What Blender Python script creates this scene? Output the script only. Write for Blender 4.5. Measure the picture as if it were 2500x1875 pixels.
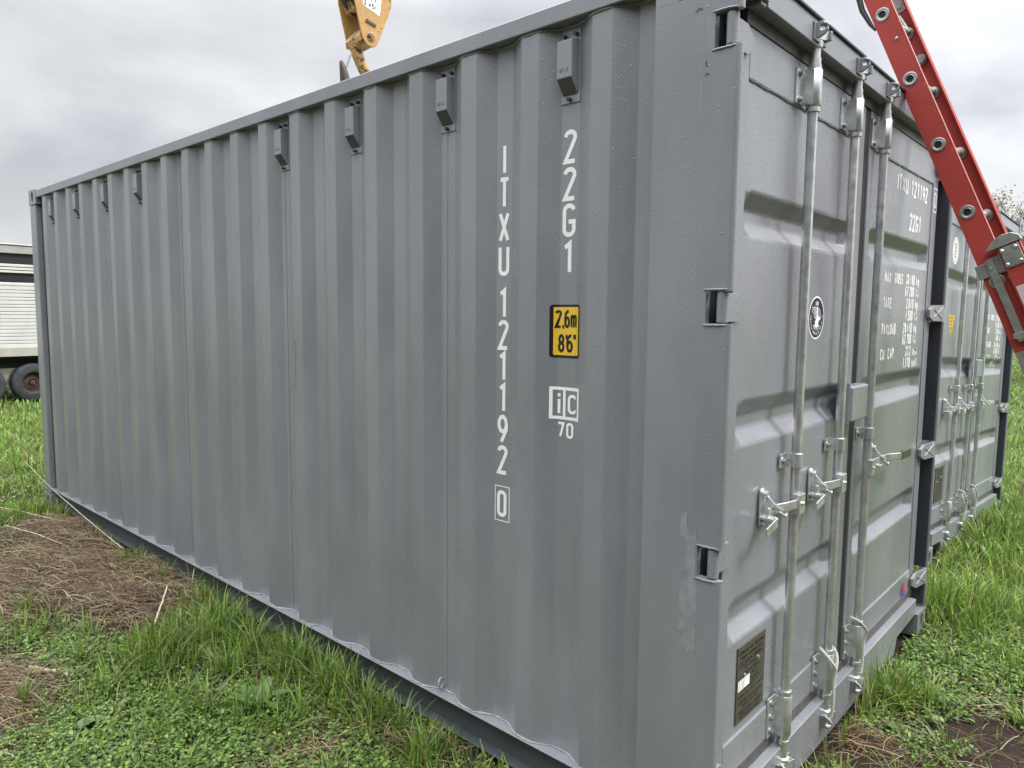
import bpy, bmesh, math, random
import numpy as np
from mathutils import Vector, Matrix

S = bpy.context.scene
for _o in list(bpy.data.objects):
    bpy.data.objects.remove(_o)
R = math.radians
rng = np.random.default_rng(7)
random.seed(7)

# ------------------------------------------------------------------ camera
CAM = Vector((0.85294, -1.79151, 1.63761))
YAW, PIT, ROL = 2.30634, -0.0964589, 0.00910866
_d = Vector((math.cos(PIT)*math.cos(YAW), math.cos(PIT)*math.sin(YAW), math.sin(PIT)))
_r = Vector((math.sin(YAW), -math.cos(YAW), 0))
_u = _r.cross(_d)
_r2 = _r*math.cos(ROL) + _u*math.sin(ROL)
_u2 = -_r*math.sin(ROL) + _u*math.cos(ROL)
cd = bpy.data.cameras.new('camera')
cam = bpy.data.objects.new('camera', cd)
S.collection.objects.link(cam)
M = Matrix((( _r2.x, _u2.x, -_d.x), (_r2.y, _u2.y, -_d.y), (_r2.z, _u2.z, -_d.z))).to_4x4()
M.translation = CAM
cam.matrix_world = M
cd.sensor_width = 36.0
cd.lens = 1766.71/2500*36
cd.clip_end = 2000
cd.clip_start = 0.02
S.camera = cam
S.render.resolution_x, S.render.resolution_y = 1024, 768
S.view_settings.view_transform = 'Standard'
S.view_settings.look = 'None'
S.view_settings.exposure = 1.45
S.view_settings.gamma = 1.0

# ------------------------------------------------------------------ world + sun
SUN_AZ, SUN_EL = R(38), R(50)       # direction towards the sun, from +x towards +y
W = bpy.data.worlds.new('World'); S.world = W; W.use_nodes = True
nt = W.node_tree; nt.nodes.clear()
def N(nt, typ, **kw):
    n = nt.nodes.new(typ)
    for k, v in kw.items():
        if k.startswith('i_'):
            n.inputs[int(k[2:]) if k[2:].isdigit() else k[2:].replace('_', ' ')].default_value = v
        else:
            setattr(n, k, v)
    return n
def L(nt, a, b): nt.links.new(a, b)
out = N(nt, 'ShaderNodeOutputWorld')
sky = N(nt, 'ShaderNodeTexSky', sky_type='NISHITA', sun_disc=False)
sky.sun_elevation = SUN_EL; sky.sun_rotation = math.pi/2 - SUN_AZ
bg1 = N(nt, 'ShaderNodeBackground'); bg1.inputs[1].default_value = 0.05
L(nt, sky.outputs[0], bg1.inputs[0])
tc = N(nt, 'ShaderNodeTexCoord')
sep = N(nt, 'ShaderNodeSeparateXYZ'); L(nt, tc.outputs['Generated'], sep.inputs[0])
# project the cloud layer on a flat ceiling so that clouds flatten towards the horizon
zc = N(nt, 'ShaderNodeMath', operation='MAXIMUM'); L(nt, sep.outputs[2], zc.inputs[0]); zc.inputs[1].default_value = 0.0
za = N(nt, 'ShaderNodeMath', operation='ADD'); L(nt, zc.outputs[0], za.inputs[0]); za.inputs[1].default_value = 0.45
dx = N(nt, 'ShaderNodeMath', operation='DIVIDE'); L(nt, sep.outputs[0], dx.inputs[0]); L(nt, za.outputs[0], dx.inputs[1])
dy = N(nt, 'ShaderNodeMath', operation='DIVIDE'); L(nt, sep.outputs[1], dy.inputs[0]); L(nt, za.outputs[0], dy.inputs[1])
cmb = N(nt, 'ShaderNodeCombineXYZ'); L(nt, dx.outputs[0], cmb.inputs[0]); L(nt, dy.outputs[0], cmb.inputs[1])
n1 = N(nt, 'ShaderNodeTexNoise'); n1.inputs['Scale'].default_value = 1.7; n1.inputs['Detail'].default_value = 6.0
n1.inputs['Roughness'].default_value = 0.52; n1.inputs['Distortion'].default_value = 0.35
L(nt, cmb.outputs[0], n1.inputs['Vector'])
rp = N(nt, 'ShaderNodeValToRGB')
rp.color_ramp.elements[0].position = 0.40; rp.color_ramp.elements[0].color = (0.215, 0.217, 0.230, 1)
rp.color_ramp.elements[1].position = 0.60; rp.color_ramp.elements[1].color = (0.345, 0.347, 0.350, 1)
e = rp.color_ramp.elements.new(0.49); e.color = (0.272, 0.274, 0.283, 1)
L(nt, n1.outputs['Fac'], rp.inputs[0])
# brighter band near the horizon
hz = N(nt, 'ShaderNodeMapRange'); L(nt, sep.outputs[2], hz.inputs[0])
hz.inputs[1].default_value = 0.0; hz.inputs[2].default_value = 0.20; hz.inputs[3].default_value = 0.85; hz.inputs[4].default_value = 0.0
mx = N(nt, 'ShaderNodeMixRGB'); L(nt, hz.outputs[0], mx.inputs[0]); L(nt, rp.outputs[0], mx.inputs[1]); mx.inputs[2].default_value = (0.315, 0.315, 0.31, 1)
gn = N(nt, 'ShaderNodeMapRange'); L(nt, sep.outputs[2], gn.inputs[0])      # overcast sky: the zenith is about three times as bright as the horizon
gn.inputs[1].default_value = 0.36; gn.inputs[2].default_value = 0.85; gn.inputs[3].default_value = 1.0; gn.inputs[4].default_value = 6.4
dt = N(nt, 'ShaderNodeVectorMath', operation='DOT_PRODUCT'); L(nt, tc.outputs['Generated'], dt.inputs[0]); dt.inputs[1].default_value = (math.cos(SUN_AZ), math.sin(SUN_AZ), 0)
ds = N(nt, 'ShaderNodeMapRange'); L(nt, dt.outputs['Value'], ds.inputs[0]); ds.inputs[1].default_value = -0.75; ds.inputs[2].default_value = 0.55; ds.inputs[3].default_value = 0.90; ds.inputs[4].default_value = 1.30
gm = N(nt, 'ShaderNodeMath', operation='MULTIPLY'); L(nt, gn.outputs[0], gm.inputs[0]); L(nt, ds.outputs[0], gm.inputs[1])   # cloud is thinner towards the sun
bg2 = N(nt, 'ShaderNodeBackground'); L(nt, mx.outputs[0], bg2.inputs[0]); L(nt, gm.outputs[0], bg2.inputs[1])
ms = N(nt, 'ShaderNodeMixShader'); ms.inputs[0].default_value = 0.90
L(nt, bg1.outputs[0], ms.inputs[1]); L(nt, bg2.outputs[0], ms.inputs[2]); L(nt, ms.outputs[0], out.inputs[0])

sd = bpy.data.lights.new('sun', 'SUN'); sd.energy = 1.0; sd.angle = R(12); sd.color = (1.0, 0.96, 0.90)
sun = bpy.data.objects.new('sun', sd); S.collection.objects.link(sun)
sv = Vector((math.cos(SUN_EL)*math.cos(SUN_AZ), math.cos(SUN_EL)*math.sin(SUN_AZ), math.sin(SUN_EL)))
sun.rotation_euler = sv.to_track_quat('Z', 'Y').to_euler()
sun.location = sv*30

# ------------------------------------------------------------------ materials
def mat(name):
    m = bpy.data.materials.new(name); m.use_nodes = True
    n = m.node_tree; b = n.nodes['Principled BSDF']
    return m, n, b
def simple(name, col, rough=0.5, metal=0.0, var=0.12, vscale=8.0, bump=0.0, bscale=60.0, spec=None):
    m, n, b = mat(name)
    tc = N(n, 'ShaderNodeTexCoord')
    no = N(n, 'ShaderNodeTexNoise'); no.inputs['Scale'].default_value = vscale; no.inputs['Detail'].default_value = 6
    L(n, tc.outputs['Object'], no.inputs['Vector'])
    mr = N(n, 'ShaderNodeMapRange'); L(n, no.outputs['Fac'], mr.inputs[0])
    mr.inputs[1].default_value = 0.3; mr.inputs[2].default_value = 0.7; mr.inputs[3].default_value = 1-var; mr.inputs[4].default_value = 1+var
    mu = N(n, 'ShaderNodeMixRGB', blend_type='MULTIPLY'); mu.inputs[0].default_value = 1
    mu.inputs[1].default_value = (*col, 1); L(n, mr.outputs[0], mu.inputs[2])
    L(n, mu.outputs[0], b.inputs['Base Color'])
    b.inputs['Roughness'].default_value = rough; b.inputs['Metallic'].default_value = metal
    if spec is not None: b.inputs['Specular IOR Level'].default_value = spec
    if bump:
        n2 = N(n, 'ShaderNodeTexNoise'); n2.inputs['Scale'].default_value = bscale; n2.inputs['Detail'].default_value = 4
        L(n, tc.outputs['Object'], n2.inputs['Vector'])
        bp = N(n, 'ShaderNodeBump'); bp.inputs['Strength'].default_value = bump; bp.inputs['Distance'].default_value = 0.004
        L(n, n2.outputs['Fac'], bp.inputs['Height']); L(n, bp.outputs[0], b.inputs['Normal'])
    return m

def wet_paint(name, col, drops=True, rough=0.32, dirt=0.15):
    m, n, b = mat(name)
    tc = N(n, 'ShaderNodeTexCoord')
    no = N(n, 'ShaderNodeTexNoise'); no.inputs['Scale'].default_value = 2.2; no.inputs['Detail'].default_value = 7; no.inputs['Roughness'].default_value = 0.6
    mp = N(n, 'ShaderNodeMapping'); mp.inputs['Scale'].default_value = (1.6, 1.6, 0.55); L(n, tc.outputs['Object'], mp.inputs[0]); L(n, mp.outputs[0], no.inputs['Vector'])
    mr = N(n, 'ShaderNodeMapRange'); L(n, no.outputs['Fac'], mr.inputs[0])
    mr.inputs[1].default_value = 0.3; mr.inputs[2].default_value = 0.7; mr.inputs[3].default_value = 1-dirt; mr.inputs[4].default_value = 1+dirt
    mu = N(n, 'ShaderNodeMixRGB', blend_type='MULTIPLY'); mu.inputs[0].default_value = 1
    mu.inputs[1].default_value = (*col, 1); L(n, mr.outputs[0], mu.inputs[2])
    # thin vertical run marks and scuffs
    st = N(n, 'ShaderNodeTexNoise'); st.inputs['Scale'].default_value = 1.0; st.inputs['Detail'].default_value = 3
    m2 = N(n, 'ShaderNodeMapping'); m2.inputs['Scale'].default_value = (55, 55, 1.3); L(n, tc.outputs['Object'], m2.inputs[0]); L(n, m2.outputs[0], st.inputs['Vector'])
    s2 = N(n, 'ShaderNodeMapRange'); L(n, st.outputs['Fac'], s2.inputs[0]); s2.inputs[1].default_value = 0.60; s2.inputs[2].default_value = 0.76; s2.inputs[3].default_value = 0; s2.inputs[4].default_value = 0.22
    mm = N(n, 'ShaderNodeMixRGB'); L(n, s2.outputs[0], mm.inputs[0]); L(n, mu.outputs[0], mm.inputs[1]); mm.inputs[2].default_value = (col[0]*1.25, col[1]*1.25, col[2]*1.24, 1)
    L(n, mm.outputs[0], b.inputs['Base Color'])
    # orange peel
    op = N(n, 'ShaderNodeTexNoise'); op.inputs['Scale'].default_value = 190; op.inputs['Detail'].default_value = 2; L(n, tc.outputs['Object'], op.inputs['Vector'])
    wv = N(n, 'ShaderNodeTexNoise'); wv.inputs['Scale'].default_value = 5; wv.inputs['Detail'].default_value = 2; L(n, tc.outputs['Object'], wv.inputs['Vector'])
    bw = N(n, 'ShaderNodeBump'); bw.inputs['Strength'].default_value = 0.05; bw.inputs['Distance'].default_value = 0.01; L(n, wv.outputs['Fac'], bw.inputs['Height'])
    bo = N(n, 'ShaderNodeBump'); bo.inputs['Strength'].default_value = 0.22; bo.inputs['Distance'].default_value = 0.0007; L(n, op.outputs['Fac'], bo.inputs['Height']); L(n, bw.outputs[0], bo.inputs['Normal'])
    last = bo.outputs[0]
    rsock = None
    if drops:
        for sc, thr, rad in ((95, 0.50, 0.26), (180, 0.10, 0.32)):
            mpd = N(n, 'ShaderNodeMapping'); mpd.inputs['Scale'].default_value = (1, 1, 0.72); L(n, tc.outputs['Object'], mpd.inputs[0])
            vo = N(n, 'ShaderNodeTexVoronoi'); vo.inputs['Scale'].default_value = sc; L(n, mpd.outputs[0], vo.inputs['Vector'])
            sp = N(n, 'ShaderNodeSeparateColor'); L(n, vo.outputs['Color'], sp.inputs[0])
            pr = N(n, 'ShaderNodeMapRange'); L(n, sp.outputs[0], pr.inputs[0]); pr.inputs[1].default_value = thr; pr.inputs[2].default_value = 1.0; pr.inputs[3].default_value = 0.0; pr.inputs[4].default_value = rad
            sb = N(n, 'ShaderNodeMath', operation='SUBTRACT'); L(n, pr.outputs[0], sb.inputs[0]); L(n, vo.outputs['Distance'], sb.inputs[1])
            cl = N(n, 'ShaderNodeMath', operation='MAXIMUM'); L(n, sb.outputs[0], cl.inputs[0]); cl.inputs[1].default_value = 0
            sq = N(n, 'ShaderNodeMath', operation='POWER'); L(n, cl.outputs[0], sq.inputs[0]); sq.inputs[1].default_value = 0.55
            bp = N(n, 'ShaderNodeBump'); bp.inputs['Strength'].default_value = 1.0; bp.inputs['Distance'].default_value = 0.0018 if sc < 100 else 0.0009
            L(n, sq.outputs[0], bp.inputs['Height']); L(n, last, bp.inputs['Normal']); last = bp.outputs[0]
            gt = N(n, 'ShaderNodeMath', operation='GREATER_THAN'); L(n, sb.outputs[0], gt.inputs[0]); gt.inputs[1].default_value = 0.0
            if rsock is None: rsock = gt.outputs[0]
            else:
                ad = N(n, 'ShaderNodeMath', operation='MAXIMUM'); L(n, rsock, ad.inputs[0]); L(n, gt.outputs[0], ad.inputs[1]); rsock = ad.outputs[0]
        rr = N(n, 'ShaderNodeMapRange'); L(n, rsock, rr.inputs[0]); rr.inputs[3].default_value = rough; rr.inputs[4].default_value = 0.06
        L(n, rr.outputs[0], b.inputs['Roughness'])
    else:
        b.inputs['Roughness'].default_value = rough
    L(n, last, b.inputs['Normal'])
    b.inputs['Specular IOR Level'].default_value = 0.95
    b.inputs['Coat Weight'].default_value = 0.24; b.inputs['Coat Roughness'].default_value = 0.20
    L(n, last, b.inputs['Coat Normal'])
    return m

PAINT = wet_paint('grey_wet_paint', (0.203, 0.212, 0.233))
PAINT2 = wet_paint('grey_wet_paint_second', (0.210, 0.230, 0.244))
WELD = simple('fresh_paint_bead', (0.32, 0.33, 0.335), 0.4, var=0.2, vscale=60, bump=0.6, bscale=160)
CHANNEL = simple('dark_primer', (0.036, 0.043, 0.056), 0.45)
RAILD = simple('rail_dark_grey', (0.060, 0.070, 0.074), 0.42, var=0.15, vscale=4)  # rail web and lower flange, coloured darker than the top flange
BLACKR = simple('black_rubber', (0.012, 0.012, 0.013), 0.35, var=0.3)
GASK = simple('door_gasket', (0.055, 0.05, 0.046), 0.35, var=0.35, vscale=30)
WHITE = simple('white_vinyl', (0.84, 0.84, 0.83), 0.35, var=0.03)
YEL = simple('yellow_vinyl', (0.72, 0.47, 0.035), 0.3, var=0.03)
BLK = simple('black_vinyl', (0.012, 0.012, 0.013), 0.3, var=0.1)
NAVY = simple('navy_vinyl', (0.02, 0.022, 0.05), 0.3, var=0.1)
REDV = simple('red_vinyl', (0.75, 0.05, 0.03), 0.3, var=0.05)
BLUEV = simple('blue_vinyl', (0.06, 0.06, 0.32), 0.3, var=0.05)
PLATE = simple('data_plate', (0.13, 0.118, 0.095), 0.35, metal=0.5, var=0.12, vscale=30)
DARK = simple('dark_hollow', (0.008, 0.009, 0.012), 0.8)
def galvanised(name, col=(0.56, 0.58, 0.58), rough=0.33):
    m, n, b = mat(name)
    tc = N(n, 'ShaderNodeTexCoord')
    vo = N(n, 'ShaderNodeTexVoronoi'); vo.inputs['Scale'].default_value = 70; L(n, tc.outputs['Object'], vo.inputs['Vector'])
    no = N(n, 'ShaderNodeTexNoise'); no.inputs['Scale'].default_value = 22; no.inputs['Detail'].default_value = 8; L(n, tc.outputs['Object'], no.inputs['Vector'])
    sp = N(n, 'ShaderNodeSeparateColor'); L(n, vo.outputs['Color'], sp.inputs[0])
    ad = N(n, 'ShaderNodeMath', operation='MULTIPLY_ADD'); L(n, sp.outputs[0], ad.inputs[0]); ad.inputs[1].default_value = 0.16; L(n, no.outputs['Fac'], ad.inputs[2])
    mr = N(n, 'ShaderNodeMapRange'); L(n, ad.outputs[0], mr.inputs[0]); mr.inputs[1].default_value = 0.35; mr.inputs[2].default_value = 0.8; mr.inputs[3].default_value = 0.80; mr.inputs[4].default_value = 1.08
    mu = N(n, 'ShaderNodeMixRGB', blend_type='MULTIPLY'); mu.inputs[0].default_value = 1; mu.inputs[1].default_value = (*col, 1); L(n, mr.outputs[0], mu.inputs[2])
    L(n, mu.outputs[0], b.inputs['Base Color']); b.inputs['Metallic'].default_value = 0.8
    r2 = N(n, 'ShaderNodeMapRange'); L(n, no.outputs['Fac'], r2.inputs[0]); r2.inputs[3].default_value = rough-0.12; r2.inputs[4].default_value = rough+0.18
    L(n, r2.outputs[0], b.inputs['Roughness'])
    v2 = N(n, 'ShaderNodeTexVoronoi'); v2.inputs['Scale'].default_value = 75; L(n, tc.outputs['Object'], v2.inputs['Vector'])
    s3 = N(n, 'ShaderNodeMapRange'); L(n, v2.outputs['Distance'], s3.inputs[0]); s3.inputs[1].default_value = 0.0; s3.inputs[2].default_value = 0.22; s3.inputs[3].default_value = 1; s3.inputs[4].default_value = 0
    bp = N(n, 'ShaderNodeBump'); bp.inputs['Strength'].default_value = 0.22; bp.inputs['Distance'].default_value = 0.001; L(n, s3.outputs[0], bp.inputs['Height']); L(n, bp.outputs[0], b.inputs['Normal'])
    return m
GALV = galvanised('galvanised_steel', (0.68, 0.70, 0.70), 0.30)
GALVD = galvanised('galvanised_steel_dull', (0.34, 0.35, 0.345), 0.42)
ALU = galvanised('ladder_aluminium', (0.42, 0.42, 0.395), 0.42)
OLIVE = simple('olive_sleeve', (0.06, 0.065, 0.035), 0.5, var=0.3, vscale=80)
ROPEM = simple('rope_fibre', (0.46, 0.45, 0.42), 0.8, var=0.15, vscale=200)
def worn(name, col, under, amt=0.60, scale=14, rough=0.45):
    m, n, b = mat(name)
    tc = N(n, 'ShaderNodeTexCoord')
    no = N(n, 'ShaderNodeTexNoise'); no.inputs['Scale'].default_value = scale; no.inputs['Detail'].default_value = 9; no.inputs['Roughness'].default_value = 0.68; L(n, tc.outputs['Object'], no.inputs['Vector'])
    mr = N(n, 'ShaderNodeMapRange'); L(n, no.outputs['Fac'], mr.inputs[0]); mr.inputs[1].default_value = amt; mr.inputs[2].default_value = amt+0.035; mr.inputs[3].default_value = 0; mr.inputs[4].default_value = 1
    n2 = N(n, 'ShaderNodeTexNoise'); n2.inputs['Scale'].default_value = 6; n2.inputs['Detail'].default_value = 5; L(n, tc.outputs['Object'], n2.inputs['Vector'])
    m0 = N(n, 'ShaderNodeMapRange'); L(n, n2.outputs['Fac'], m0.inputs[0]); m0.inputs[3].default_value = 0.72; m0.inputs[4].default_value = 1.25
    mu = N(n, 'ShaderNodeMixRGB', blend_type='MULTIPLY'); mu.inputs[0].default_value = 1; mu.inputs[1].default_value = (*col, 1); L(n, m0.outputs[0], mu.inputs[2])
    mx = N(n, 'ShaderNodeMixRGB'); L(n, mr.outputs[0], mx.inputs[0]); L(n, mu.outputs[0], mx.inputs[1]); mx.inputs[2].default_value = (*under, 1)
    L(n, mx.outputs[0], b.inputs['Base Color']); b.inputs['Roughness'].default_value = rough
    bp = N(n, 'ShaderNodeBump'); bp.inputs['Strength'].default_value = 0.4; bp.inputs['Distance'].default_value = 0.002; bp.invert = True
    L(n, mr.outputs[0], bp.inputs['Height']); L(n, bp.outputs[0], b.inputs['Normal'])
    return m
CRANE = worn('crane_yellow', (0.46, 0.265, 0.080), (0.045, 0.022, 0.015), 0.585, 30)
CRANEW = worn('crane_yellow_worn', (0.44, 0.26, 0.085), (0.03, 0.022, 0.02), 0.53, 22)
HOOKD = worn('hook_dark_iron', (0.05, 0.038, 0.03), (0.30, 0.20, 0.11), 0.62, 30)
REDF = worn('red_fibreglass', (0.38, 0.040, 0.030), (0.20, 0.045, 0.04), 0.68, 34, 0.60)
REDE = simple('red_fibreglass_edge', (0.62, 0.30, 0.25), 0.5)
LABELM = worn('worn_label', (0.62, 0.50, 0.50), (0.50, 0.10, 0.09), 0.60, 20)
TRAIL = simple('trailer_aluminium', (0.56, 0.56, 0.54), 0.42, metal=0.15, var=0.08, vscale=3)
TRAILB = simple('trailer_rub_rail', (0.36, 0.345, 0.30), 0.5, var=0.12, vscale=5)
TYRE = simple('tyre_rubber', (0.03, 0.032, 0.037), 0.75, var=0.5, vscale=10, bump=0.5, bscale=40)
RUST = worn('rusty_rim', (0.062, 0.034, 0.028), (0.05, 0.028, 0.022), 0.55, 14, 0.75)

# ------------------------------------------------------------------ mesh helpers
COL = S.collection
class MB:
    def __init__(s): s.v = []; s.f = []
    def add(s, vs, fs):
        o = len(s.v); s.v += [tuple(v) for v in vs]; s.f += [tuple(i+o for i in f) for f in fs]; return s
    def box(s, x0, x1, y0, y1, z0, z1):
        return s.add([(x0,y0,z0),(x1,y0,z0),(x1,y1,z0),(x0,y1,z0),(x0,y0,z1),(x1,y0,z1),(x1,y1,z1),(x0,y1,z1)],
              [(0,3,2,1),(4,5,6,7),(0,1,5,4),(1,2,6,5),(2,3,7,6),(3,0,4,7)])
    def obox(s, c, ax, ay, az, hx, hy, hz):
        c = Vector(c); ax, ay, az = Vector(ax).normalized(), Vector(ay).normalized(), Vector(az).normalized()
        vs = [c + ax*hx*i + ay*hy*j + az*hz*k for k in (-1,1) for (i,j) in ((-1,-1),(1,-1),(1,1),(-1,1))]
        return s.add(vs, [(0,3,2,1),(4,5,6,7),(0,1,5,4),(1,2,6,5),(2,3,7,6),(3,0,4,7)])
    def tube(s, pts, rad, seg=12, caps=True, closed=False):
        pts = [Vector(p) for p in pts]; n = len(pts)
        rads = rad if isinstance(rad, (list, tuple)) else [rad]*n
        T = []
        for i in range(n):
            if closed: t = pts[(i+1) % n]-pts[i-1]
            else: t = pts[min(i+1, n-1)]-pts[max(i-1, 0)]
            T.append(t.normalized() if t.length > 1e-9 else Vector((0,0,1)))
        up = Vector((0,0,1)) if abs(T[0].z) < 0.9 else Vector((1,0,0))
        nn = T[0].cross(up).normalized(); o = len(s.v)
        for i in range(n):
            nn = (nn - T[i]*nn.dot(T[i])).normalized(); bb = T[i].cross(nn)
            for k in range(seg):
                a = 2*math.pi*k/seg
                s.v.append(tuple(pts[i] + (nn*math.cos(a)+bb*math.sin(a))*rads[i]))
        for i in range(n if closed else n-1):
            j = (i+1) % n
            for k in range(seg):
                k2 = (k+1) % seg
                s.f.append((o+i*seg+k, o+i*seg+k2, o+j*seg+k2, o+j*seg+k))
        if caps and not closed:
            s.f.append(tuple(o+k for k in range(seg))[::-1]); s.f.append(tuple(o+(n-1)*seg+k for k in range(seg)))
        return s
    def cyl(s, a, b, r, seg=16, r2=None): return s.tube([a, b], [r, r if r2 is None else r2], seg)
    def lathe(s, base, axis, prof, seg=20, caps=True):     # prof: (distance along axis, radius)
        base = Vector(base); axis = Vector(axis).normalized()
        u = axis.cross(Vector((0,0,1)) if abs(axis.z) < 0.9 else Vector((1,0,0))).normalized(); w = axis.cross(u); o = len(s.v); n = len(prof)
        for t, r in prof:
            for k in range(seg):
                an = 2*math.pi*k/seg; s.v.append(tuple(base+axis*t+(u*math.cos(an)+w*math.sin(an))*max(r, 1e-4)))
        for i in range(n-1):
            for k in range(seg): s.f.append((o+i*seg+k, o+i*seg+(k+1)%seg, o+(i+1)*seg+(k+1)%seg, o+(i+1)*seg+k))
        if caps: s.f.append(tuple(o+k for k in range(seg))[::-1]); s.f.append(tuple(o+(n-1)*seg+k for k in range(seg)))
        return s
    def prism(s, poly, z0, z1, caps=True):      # poly in xy
        n = len(poly); vs = [(x,y,z0) for x,y in poly]+[(x,y,z1) for x,y in poly]
        fs = [(i,(i+1)%n,n+(i+1)%n,n+i) for i in range(n)]
        if caps: fs += [tuple(range(n))[::-1], tuple(range(n,2*n))]
        return s.add(vs, fs)
    def slab(s, poly, O, U, V, D):               # polygon in plane (O,U,V) extruded by vector D
        O, U, V, D = Vector(O), Vector(U), Vector(V), Vector(D); n = len(poly)
        vs = [O+U*a+V*b for a,b in poly]; vs += [p+D for p in vs]
        return s.add(vs, [(i,(i+1)%n,n+(i+1)%n,n+i) for i in range(n)]+[tuple(range(n))[::-1], tuple(range(n,2*n))])
    def bolt(s, p, axis, r=0.009, h=0.008):
        p = Vector(p); a = Vector(axis).normalized()
        s.cyl(p, p+a*0.003, r*1.45, 14); s.cyl(p+a*0.003, p+a*(0.003+h), r, 6); return s
    def build(s, name, material, parent=None, bevel=0.0, smooth=True, seg=2, recalc=True):
        me = bpy.data.meshes.new(name); me.from_pydata(s.v, [], s.f)
        if recalc:
            bm = bmesh.new(); bm.from_mesh(me); bmesh.ops.recalc_face_normals(bm, faces=bm.faces); bm.to_mesh(me); bm.free()
        me.materials.append(material); me.update()
        o = bpy.data.objects.new(name, me); COL.objects.link(o)
        if parent is not None: o.parent = parent
        finish(o, bevel, smooth, seg)
        return o
def finish(o, bevel=0.0, smooth=True, seg=2):
    me = o.data
    if smooth:
        me.polygons.foreach_set('use_smooth', [True]*len(me.polygons))
        if not bevel:
            try: me.set_sharp_from_angle(angle=R(38))
            except Exception: pass
    if bevel:
        b = o.modifiers.new('bevel', 'BEVEL'); b.width = bevel; b.segments = seg; b.limit_method = 'ANGLE'; b.angle_limit = R(25); b.harden_normals = True
    return o
def empty(name, loc=(0,0,0), label=None, cat=None, group=None):
    o = bpy.data.objects.new(name, None); COL.objects.link(o); o.location = loc; o.empty_display_size = 0.1
    tag(o, label, cat, group); return o
def tag(o, label=None, cat=None, group=None, kind=None):
    if label: o['label'] = label
    if cat: o['category'] = cat
    if group: o['group'] = group
    if kind: o['kind'] = kind
    return o

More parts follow.
